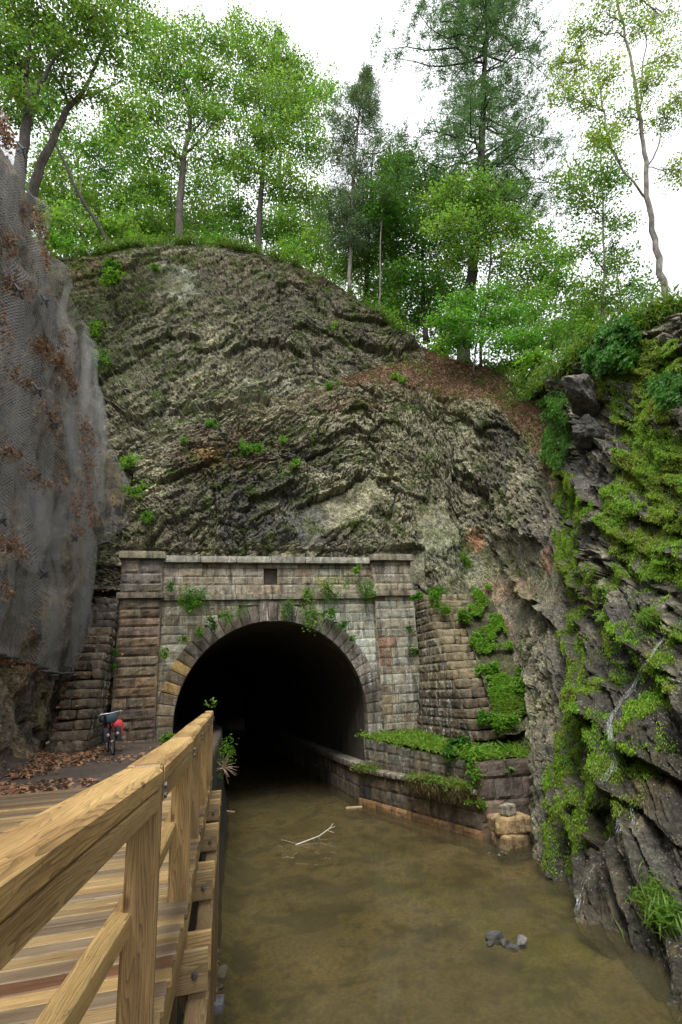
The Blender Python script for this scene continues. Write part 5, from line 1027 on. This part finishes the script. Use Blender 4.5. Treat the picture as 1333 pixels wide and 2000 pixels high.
# ================================================================ TREES
def px2m(px, py, y): return float(aty(px, py, y)@FW)/F
def trunkpath(pts, y, n=4):
    P = np.array([aty(a, b_, y) for a, b_ in pts]); P = spline(P, len(P)*n); P[:, 1] += .25*np.cumsum(rng.normal(0, .12, len(P)))
    P[:, :] += rng.normal(0, .025, P.shape); return P
def branch(mb, p0, p1, r0, r1=.012, sag=.12, k=5, n=7):
    L = np.linalg.norm(p1-p0); u = np.linspace(0, 1, n)[:, None]; P = p0+(p1-p0)*u; P[:, 2] += (np.sin(u*pi)*L*sag)[:, 0]*(1 if p1[2] > p0[2] else -.3)
    P[1:-1] += rng.normal(0, L*.03, (n-2, 3)); mb.tube(P, np.linspace(r0, r1, n), k); return P
def tree(name, label, cat, y, trunk, r0, blobs, col, bark, size=.25, dens=1., forks=(), rtop=.03, group='trees along the top of the cut', var=.3, depth=1.):
    TPt = trunkpath(trunk, y); base = TPt[0].copy(); base[2] -= .6; TPt = np.concatenate([[base], TPt])
    root = empty(name, tuple(base), label, cat, group); mb = MB(); m_ = len(TPt); rr = r0+(rtop-r0)*np.linspace(0, 1, m_)**.9; rr[0] *= 1.35; mb.tube(TPt, rr, 9)
    skel = [(TPt, rr)]
    for fk, fr in forks:
        FPt = trunkpath(fk, y); j = np.argmin(((TPt-FPt[0])**2).sum(1)); FPt[0] = TPt[j]; fr_ = np.linspace(fr, .025, len(FPt)); mb.tube(FPt, fr_, 7); skel.append((FPt, fr_))
    SP = np.concatenate([s_[0] for s_ in skel]); SR = np.concatenate([s_[1] for s_ in skel]); LP2, LC2 = [], []
    for bx, by, rx, ry in blobs:
        c = aty(bx, by, y+rng.normal(0, .5)); k = px2m(bx, by, y); R_ = np.array([rx*k, max(rx, ry)*k*.9*depth, ry*k])
        ok = np.where(SP[:, 2] < c[2]+.1)[0]; ok = ok if len(ok) else np.arange(len(SP)); d = ((SP[ok]-c)**2).sum(1)+2*(SP[ok][:, 2]-c[2]+R_[2]*.6)**2; j = ok[np.argmin(d)]
        Bp = branch(mb, SP[j], c, min(SR[j]*.6, .02+.018*R_[0]), .02)
        nc = max(6, int(dens*2.3*rx*ry/62)); cc = ballpts(nc)*R_*1.05; cc *= (1+.25*fbm(cc*.9+c, 2, 230))[:, None]
        for q in range(min(9, nc)): e = c+cc[q]*.85; branch(mb, Bp[rng.integers(3, 6)], e, .022, .006, .05, 4, 5)
        for q in range(nc):
            m2 = int(rng.integers(18, 34)); pp = c+cc[q]+rng.normal(0, 1, (m2, 3))*np.array([.42, .42, .17])*size/.25; br_ = rng.uniform(.72, 1.3); LP2.append(pp); LC2.append(np.broadcast_to(np.array(col)*br_*np.array([rng.uniform(.85, 1.25), 1, 1]), (m2, 3)))
    mb.build('trunk', bark, root, True)
    leafmesh('crown', np.concatenate(LP2), size*.86, np.concatenate(LC2), M_leaf, root, asp=.72, var=var*.7, droop=.3); return root
def conifer(name, label, cat, y, trunk, r0, prof, col, bark, nbr=80, size=.3, rtop=.04, group='trees along the top of the cut', droop=.1, dens=1., extra=()):
    """prof: (py, half width in px) from top to bottom"""
    TPt = trunkpath(trunk, y, 6); base = TPt[0].copy(); base[2] -= .6; TPt = np.concatenate([[base], TPt]); root = empty(name, tuple(base), label, cat, group)
    mb = MB(); rr = r0+(rtop-r0)*np.linspace(0, 1, len(TPt)); rr[0] *= 1.3; mb.tube(TPt, rr, 10); _, tpy, _ = proj(TPt); LP2, AX, LC2 = [], [], []
    pa, pb = np.array(prof, float).T; k = px2m(trunk[-1][0], trunk[-1][1], y)
    lst = [(rng.uniform(pa.min(), pa.max()), rng.uniform(0, 2*pi), rng.uniform(.45, 1.05)) for _ in range(nbr)]+[e for e in extra]
    for py, az, f in lst:
        i = np.argmin(abs(tpy-py)); p0 = TPt[i]; R_ = float(np.interp(py, pa, pb))*k*f
        d = np.array([cos(az), sin(az)*.9, 0]); p1 = p0+d*R_+np.array([0, 0, R_*rng.uniform(-.12, .22)-R_*droop]); P = branch(mb, p0, p1, .015+.012*R_, .006, .1, 4, 8)
        nt_ = max(6, int(R_*4.2*dens)); bri = rng.uniform(.7, 1.3)
        for q in range(nt_):
            u = rng.uniform(.25, 1.) if R_ > .8 else rng.uniform(0, 1); a = P[min(7, int(u*7.99))]; off = np.cross(d, [0, 0, 1.])*rng.normal(0, .2+.2*R_*(1-u*.6))+np.array([0, 0, rng.normal(.03, .1)]); c = a+off
            m2 = 26; ax_ = unit(off+d*.5); pp = c+rng.normal(0, 1, (m2, 3))*np.array([.2, .2, .09])*size/.3+ax_*rng.uniform(-.2, .25, (m2, 1)); LP2.append(pp); AX.append(np.broadcast_to(ax_, (m2, 3))); LC2.append(np.broadcast_to(np.array(col)*bri, (m2, 3)))
    mb.build('trunk', bark, root, True)
    leafmesh('crown', np.concatenate(LP2), size, np.concatenate(LC2), M_needle, root, asp=.17, axis=np.concatenate(AX)*.8+np.array([0, 0, .25]), spread=.8, var=.3, droop=0); return root
MG, MD, MY = np.array([.122, .222, .045]), np.array([.07, .16, .03]), np.array([.19, .28, .045])
PN, PG2 = np.array([.085, .16, .065]), np.array([.105, .16, .09])
# left of the cut
tree('broadleaf_tree', 'dark forked tree at the far left edge above the rockfall net', 'tree', 22, [(30, 430), (40, 330), (52, 250), (58, 205), (48, 150), (20, 70), (5, 10)], .34, [(30, 40, 70, 50), (100, 30, 70, 45), (10, 120, 55, 50), (95, 105, 60, 45), (35, 180, 40, 30), (190, 20, 60, 40), (150, 70, 50, 35), (60, -10, 90, 40), (-30, 60, 60, 60)], MG*.85, M_barkd, .2, .55, [([(57, 205), (80, 160), (110, 110), (150, 60)], .15), ([(52, 150), (60, 90), (75, 20)], .12)])
tree('broadleaf_tree', 'grey leaning tree with a bent trunk at the upper left', 'tree', 24, [(52, 420), (78, 335), (100, 290), (122, 240), (140, 210), (165, 185), (190, 130), (210, 70), (232, 5)], .27, [(180, 60, 50, 45), (230, 30, 50, 40), (130, 170, 45, 30), (230, 120, 45, 40), (85, 150, 40, 30), (250, -5, 50, 30), (210, 190, 40, 25), (270, 60, 30, 40)], MG, M_bark, .2, .55, [([(140, 210), (110, 160), (60, 130)], .1), ([(160, 188), (200, 175), (240, 150)], .09), ([(190, 130), (170, 100), (130, 80)], .07)])
tree('leaning_tree', 'thin dark trunk leaning steeply to the left above the cliff corner', 'tree', 33.5, [(222, 490), (212, 475), (190, 440), (150, 370), (110, 285), (80, 225), (60, 190)], .2, [(50, 180, 50, 40), (30, 225, 50, 35), (90, 200, 35, 30)], MD, M_barkd, .24, .9)
tree('maple_tree', 'spreading maple with a dark forked trunk left of the cliff top', 'maple', 34, [(350, 475), (352, 400), (357, 330), (362, 290), (372, 240), (365, 180), (350, 110), (345, 60)], .34, [(330, 100, 60, 45), (385, 90, 50, 45), (280, 150, 50, 40), (345, 165, 60, 40), (415, 160, 45, 45), (250, 220, 45, 40), (310, 230, 50, 35), (380, 230, 55, 35), (430, 230, 30, 40), (260, 285, 50, 30), (330, 300, 45, 28), (410, 300, 45, 30), (300, 60, 30, 25), (440, 90, 25, 35), (225, 250, 30, 30)], MG*1.1, M_bark, .25, 1., [([(360, 300), (385, 280), (410, 250), (425, 215)], .13), ([(360, 320), (335, 285), (310, 240), (285, 190)], .12), ([(366, 270), (400, 225), (395, 150)], .1)])
tree('maple_tree', 'tall full maple at the highest point of the cliff edge', 'maple', 35, [(505, 485), (508, 400), (515, 320), (512, 250), (505, 180), (500, 110)], .3, [(480, 110, 40, 45), (530, 130, 50, 45), (590, 150, 45, 45), (480, 190, 45, 45), (545, 200, 60, 45), (605, 215, 40, 45), (495, 265, 50, 40), (560, 280, 60, 40), (620, 290, 30, 45), (480, 330, 40, 35), (545, 350, 60, 40), (600, 380, 40, 35), (465, 60, 30, 35), (640, 180, 25, 40), (520, 70, 35, 30)], MG*1.1, M_barkd, .25, 1.05, [([(515, 330), (550, 270), (575, 210)], .1), ([(514, 300), (490, 250), (475, 190)], .09)])
conifer('pine_tree', 'dark pine tip showing behind the tall full maple', 'pine', 46, [(548, 430), (547, 250), (545, 62)], .25, [(62, 10), (90, 35), (130, 55), (180, 55), (240, 50)], PN*.8, M_barkd, 46, .36)
conifer('pine_tree', 'slim grey-green pine with a pale bare lower trunk', 'pine', 30, [(682, 562), (688, 440), (692, 330), (700, 240), (714, 148)], .15, [(148, 12), (190, 48), (250, 78), (320, 95), (390, 85), (450, 60), (480, 40)], PG2*1.1, M_barkg, 120, .27, dens=1.15)
tree('broadleaf_tree', 'very thin straight trunk just right of the slim pine', 'tree', 29, [(741, 612), (742, 540), (744, 440), (748, 360)], .07, [(745, 380, 35, 40), (770, 420, 35, 35), (725, 430, 30, 30), (760, 330, 35, 40)], MD*1.1, M_barkg, .23, .9)
conifer('pine_tree', 'dark pine trunk between the slim pine and the thin trunk', 'pine', 34, [(714, 590), (718, 500), (722, 420), (728, 300)], .24, [(330, 60), (400, 85), (470, 80), (520, 60)], PN*.9, M_barkd, 60, .3)
tree('maple_tree', 'dense dark maple between the slim pine and the giant pine', 'maple', 31, [(832, 655), (828, 580), (826, 500), (822, 430), (815, 360)], .22, [(800, 350, 50, 40), (850, 370, 50, 40), (780, 410, 50, 40), (840, 430, 55, 40), (800, 480, 60, 40), (865, 490, 45, 40), (790, 550, 50, 40), (850, 560, 50, 40), (760, 480, 35, 35), (820, 610, 50, 30), (790, 310, 35, 30), (770, 610, 35, 30)], MD*1.15, M_barkd, .25, 1.1)
conifer('white_pine', 'giant white pine with a thick dark trunk rising to the right of the gap', 'pine', 27, [(905, 700), (912, 620), (925, 520), (934, 420), (942, 300), (947, 180), (955, 60), (960, -60)], .45, [(-60, 110), (0, 135), (60, 150), (100, 140), (170, 130), (215, 85), (260, 125), (330, 150), (400, 140), (440, 90)], PN*1.1, M_barkd, 155, .3, .12, dens=1.2, extra=[(105, pi, 1.5), (120, pi*.97, 1.35), (95, pi*1.05, 1.3), (60, pi*1.02, 1.1), (110, .1, 1.2), (230, .05, 1.4), (245, -.1, 1.35), (300, 0, 1.25), (310, pi, 1.05), (290, pi*.95, 1.1), (390, .1, 1.1), (400, pi, 1.05), (60, .2, 1.1)])
tree('maple_tree', 'bright maple wrapping the lower trunk of the giant pine', 'maple', 25.5, [(938, 720), (945, 640), (955, 560), (960, 480), (950, 410)], .11, [(870, 390, 45, 28), (930, 380, 55, 32), (990, 395, 45, 32), (880, 440, 45, 28), (945, 440, 60, 32), (1010, 450, 50, 32), (1060, 470, 35, 30), (900, 500, 40, 24), (980, 500, 50, 25), (1040, 510, 35, 25)], MG*1.15, M_barkd, .22, 1.0)
tree('young_maple', 'light green layered young maple before the giant pine trunk', 'young tree', 24, [(925, 722), (930, 680), (940, 620), (950, 575)], .05, [(900, 590, 45, 18), (960, 580, 50, 18), (880, 625, 40, 18), (940, 630, 55, 20), (1000, 620, 45, 20), (905, 665, 45, 18), (975, 670, 50, 20), (1030, 665, 45, 20)], np.array([.09, .23, .03]), M_barkd, .2, 1.1, depth=.7)
tree('young_maple', 'pale yellow green sapling behind the bank right of the young maple', 'young tree', 25, [(1075, 740), (1078, 690), (1085, 620), (1090, 540)], .07, [(1060, 540, 45, 40), (1110, 560, 45, 40), (1050, 600, 40, 35), (1120, 620, 45, 35), (1080, 660, 55, 30), (1030, 690, 50, 25), (1120, 690, 45, 22), (1100, 500, 35, 35), (1150, 600, 30, 35)], np.array([.11, .235, .035]), M_bark, .21, .8)
tree('slender_tree', 'slender tree with thin pale trunk behind the ivy on the right', 'tree', 18.5, [(1180, 690), (1180, 600), (1181, 500), (1179, 400), (1177, 290)], .085, [(1150, 330, 45, 35), (1200, 350, 40, 35), (1140, 400, 45, 28), (1205, 430, 40, 30), (1140, 480, 35, 28), (1210, 510, 40, 25), (1160, 560, 35, 20), (1200, 580, 40, 20), (1175, 270, 35, 35), (1110, 360, 30, 30)], MG*1.05, M_barkg, .17, .75)
tree('tall_tree', 'tall pale-barked tree with sparse yellow green leaves at the right', 'tree', 14.5, [(1306, 625), (1298, 560), (1283, 470), (1265, 380), (1257, 290), (1247, 200), (1230, 110), (1208, 20), (1195, -60)], .16, [(1130, 60, 45, 32), (1190, 30, 50, 30), (1250, 50, 40, 30), (1120, 140, 50, 30), (1190, 150, 45, 30), (1270, 160, 40, 30), (1310, 110, 40, 35), (1150, 200, 45, 25), (1220, 230, 45, 22), (1100, 190, 30, 25), (1300, 230, 40, 25), (1180, 270, 35, 22), (1290, 30, 50, 35), (1325, 330, 30, 35), (1240, -20, 60, 40), (1150, -20, 50, 30), (1330, 190, 30, 40), (1085, 120, 25, 20)], MY*.9, M_barkg, .13, .8, [([(1268, 395), (1235, 350), (1200, 290), (1185, 220), (1175, 150), (1180, 90)], .055), ([(1262, 330), (1290, 280), (1305, 200)], .045), ([(1250, 220), (1255, 140), (1265, 50)], .05)], .04)
tree('slender_tree', 'small thin tree right of the slender pale trunk', 'tree', 19, [(1218, 670), (1212, 600), (1200, 540), (1192, 470)], .05, [(1195, 500, 35, 28), (1230, 560, 40, 24), (1250, 600, 35, 22), (1205, 600, 40, 22), (1260, 570, 30, 20)], MD*1.2, M_barkd, .17, .55)
# the wood behind: younger trees whose crowns close the gaps
US = [(120, 430, 40, [(110, 330, 55, 50), (150, 390, 50, 40), (100, 420, 55, 40), (60, 380, 50, 50), (130, 270, 45, 45)], 'broad bush-like tree in the corner above the net and cliff'),
 (195, 470, 42, [(190, 300, 50, 45), (220, 360, 50, 40), (180, 400, 50, 40), (210, 440, 50, 30), (230, 290, 40, 40)], 'young tree behind the steeply leaning trunk'),
 (262, 475, 43, [(270, 350, 50, 40), (250, 400, 45, 40), (290, 420, 45, 35), (255, 450, 45, 25), (300, 360, 40, 35)], 'thin young tree left of the spreading maple'),
 (420, 475, 44, [(410, 350, 50, 40), (440, 400, 45, 40), (400, 420, 45, 40), (430, 450, 50, 25), (455, 330, 40, 40)], 'young tree filling the gap between the two maples'),
 (318, 480, 46, [(315, 380, 50, 40), (340, 430, 50, 35), (300, 450, 45, 25), (380, 380, 40, 40), (380, 445, 40, 28)], 'leafy young tree behind the spreading maple trunk'),
 (575, 500, 44, [(560, 410, 50, 35), (600, 440, 40, 35), (570, 460, 45, 25), (630, 430, 30, 35), (530, 440, 40, 30)], 'young tree right of the tall full maple trunk'),
 (640, 540, 42, [(635, 400, 35, 40), (640, 460, 35, 35), (650, 500, 35, 30), (610, 480, 35, 25)], 'dark small tree left of the slim pine trunk'),
 (780, 640, 38, [(770, 350, 40, 45), (760, 530, 40, 40), (800, 560, 40, 40), (790, 620, 45, 25), (750, 580, 35, 35)], 'leafy small tree low behind the dense dark maple'),
 (875, 680, 36, [(870, 560, 45, 45), (880, 620, 45, 35), (850, 640, 45, 30), (890, 660, 50, 25)], 'shaded small tree left of the giant pine trunk'),
 (1000, 720, 38, [(990, 560, 50, 40), (1030, 590, 45, 40), (1000, 640, 50, 35), (1040, 650, 45, 30), (960, 610, 40, 40), (1060, 560, 35, 35)], 'rounded small tree right of the giant pine trunk'),
 (1140, 690, 30, [(1130, 640, 50, 30), (1160, 620, 40, 30), (1110, 660, 50, 25), (1170, 660, 35, 20)], 'low bushy tree between the bank and the ivy')]
US += [(160, 490, 36, [(130, 440, 55, 28), (190, 455, 50, 25), (240, 455, 45, 22), (100, 460, 45, 25)], 'thicket tree low behind the left end of the cliff edge'),
 (330, 480, 37, [(300, 455, 50, 20), (345, 450, 45, 22), (400, 450, 50, 22), (270, 440, 40, 25)], 'thicket tree low behind the spreading maple'),
 (470, 485, 37, [(450, 465, 45, 20), (490, 455, 45, 22), (540, 470, 50, 22), (460, 420, 35, 30)], 'thicket tree low around the tall full maple base'),
 (610, 525, 36, [(590, 480, 45, 25), (630, 510, 40, 25), (660, 530, 35, 25), (560, 450, 40, 25)], 'thicket tree low on the slope left of the slim pine'),
 (720, 600, 34, [(710, 560, 35, 28), (740, 590, 35, 22), (690, 520, 35, 28), (720, 500, 35, 30)], 'thicket tree low behind the slim pine base')]
for q, (px, py, y, bl, lb) in enumerate(US):
    tree('young_tree', lb, 'young tree', y, [(px, py+20), (px+rng.normal(0, 5), py-60), (px+rng.normal(0, 10), py-150)], .1, bl, (MG*.95, MD*1.1, MG*1.15)[q % 3], (M_barkd, M_bark, M_barkg)[q % 3], .28, .85, group='young trees in the wood behind')
UB = 'bushes along the cliff edge'
for q, (px, py, y, rx, ry, lb) in enumerate(((130, 480, 32.5, 45, 18, 'leafy bush at the far left of the cliff edge'), (290, 468, 33, 40, 14, 'low bush left of the spreading maple base'), (420, 470, 33, 45, 14, 'low bush right of the spreading maple base'), (570, 505, 32.5, 45, 15, 'low bush on the cliff edge right of the tall maple'), (745, 610, 29.5, 30, 18, 'low bush at the foot of the thin straight trunk'), (860, 680, 27.5, 35, 18, 'grassy bush left of the giant pine base'), (985, 715, 25.5, 50, 18, 'light bush on the bank right of the giant pine base'), (1070, 725, 21, 50, 18, 'pale bush on the bank beside the grey boulder'), (1140, 700, 17.5, 45, 16, 'bright bush above the big tilted boulder'))):
    k = px2m(px, py, y); plant('bush', lb, 'bush', aty(px, py, y), rx*k, int(rx*ry*1.3), .24, q % 2, UB, ry/rx*1.2, 0)
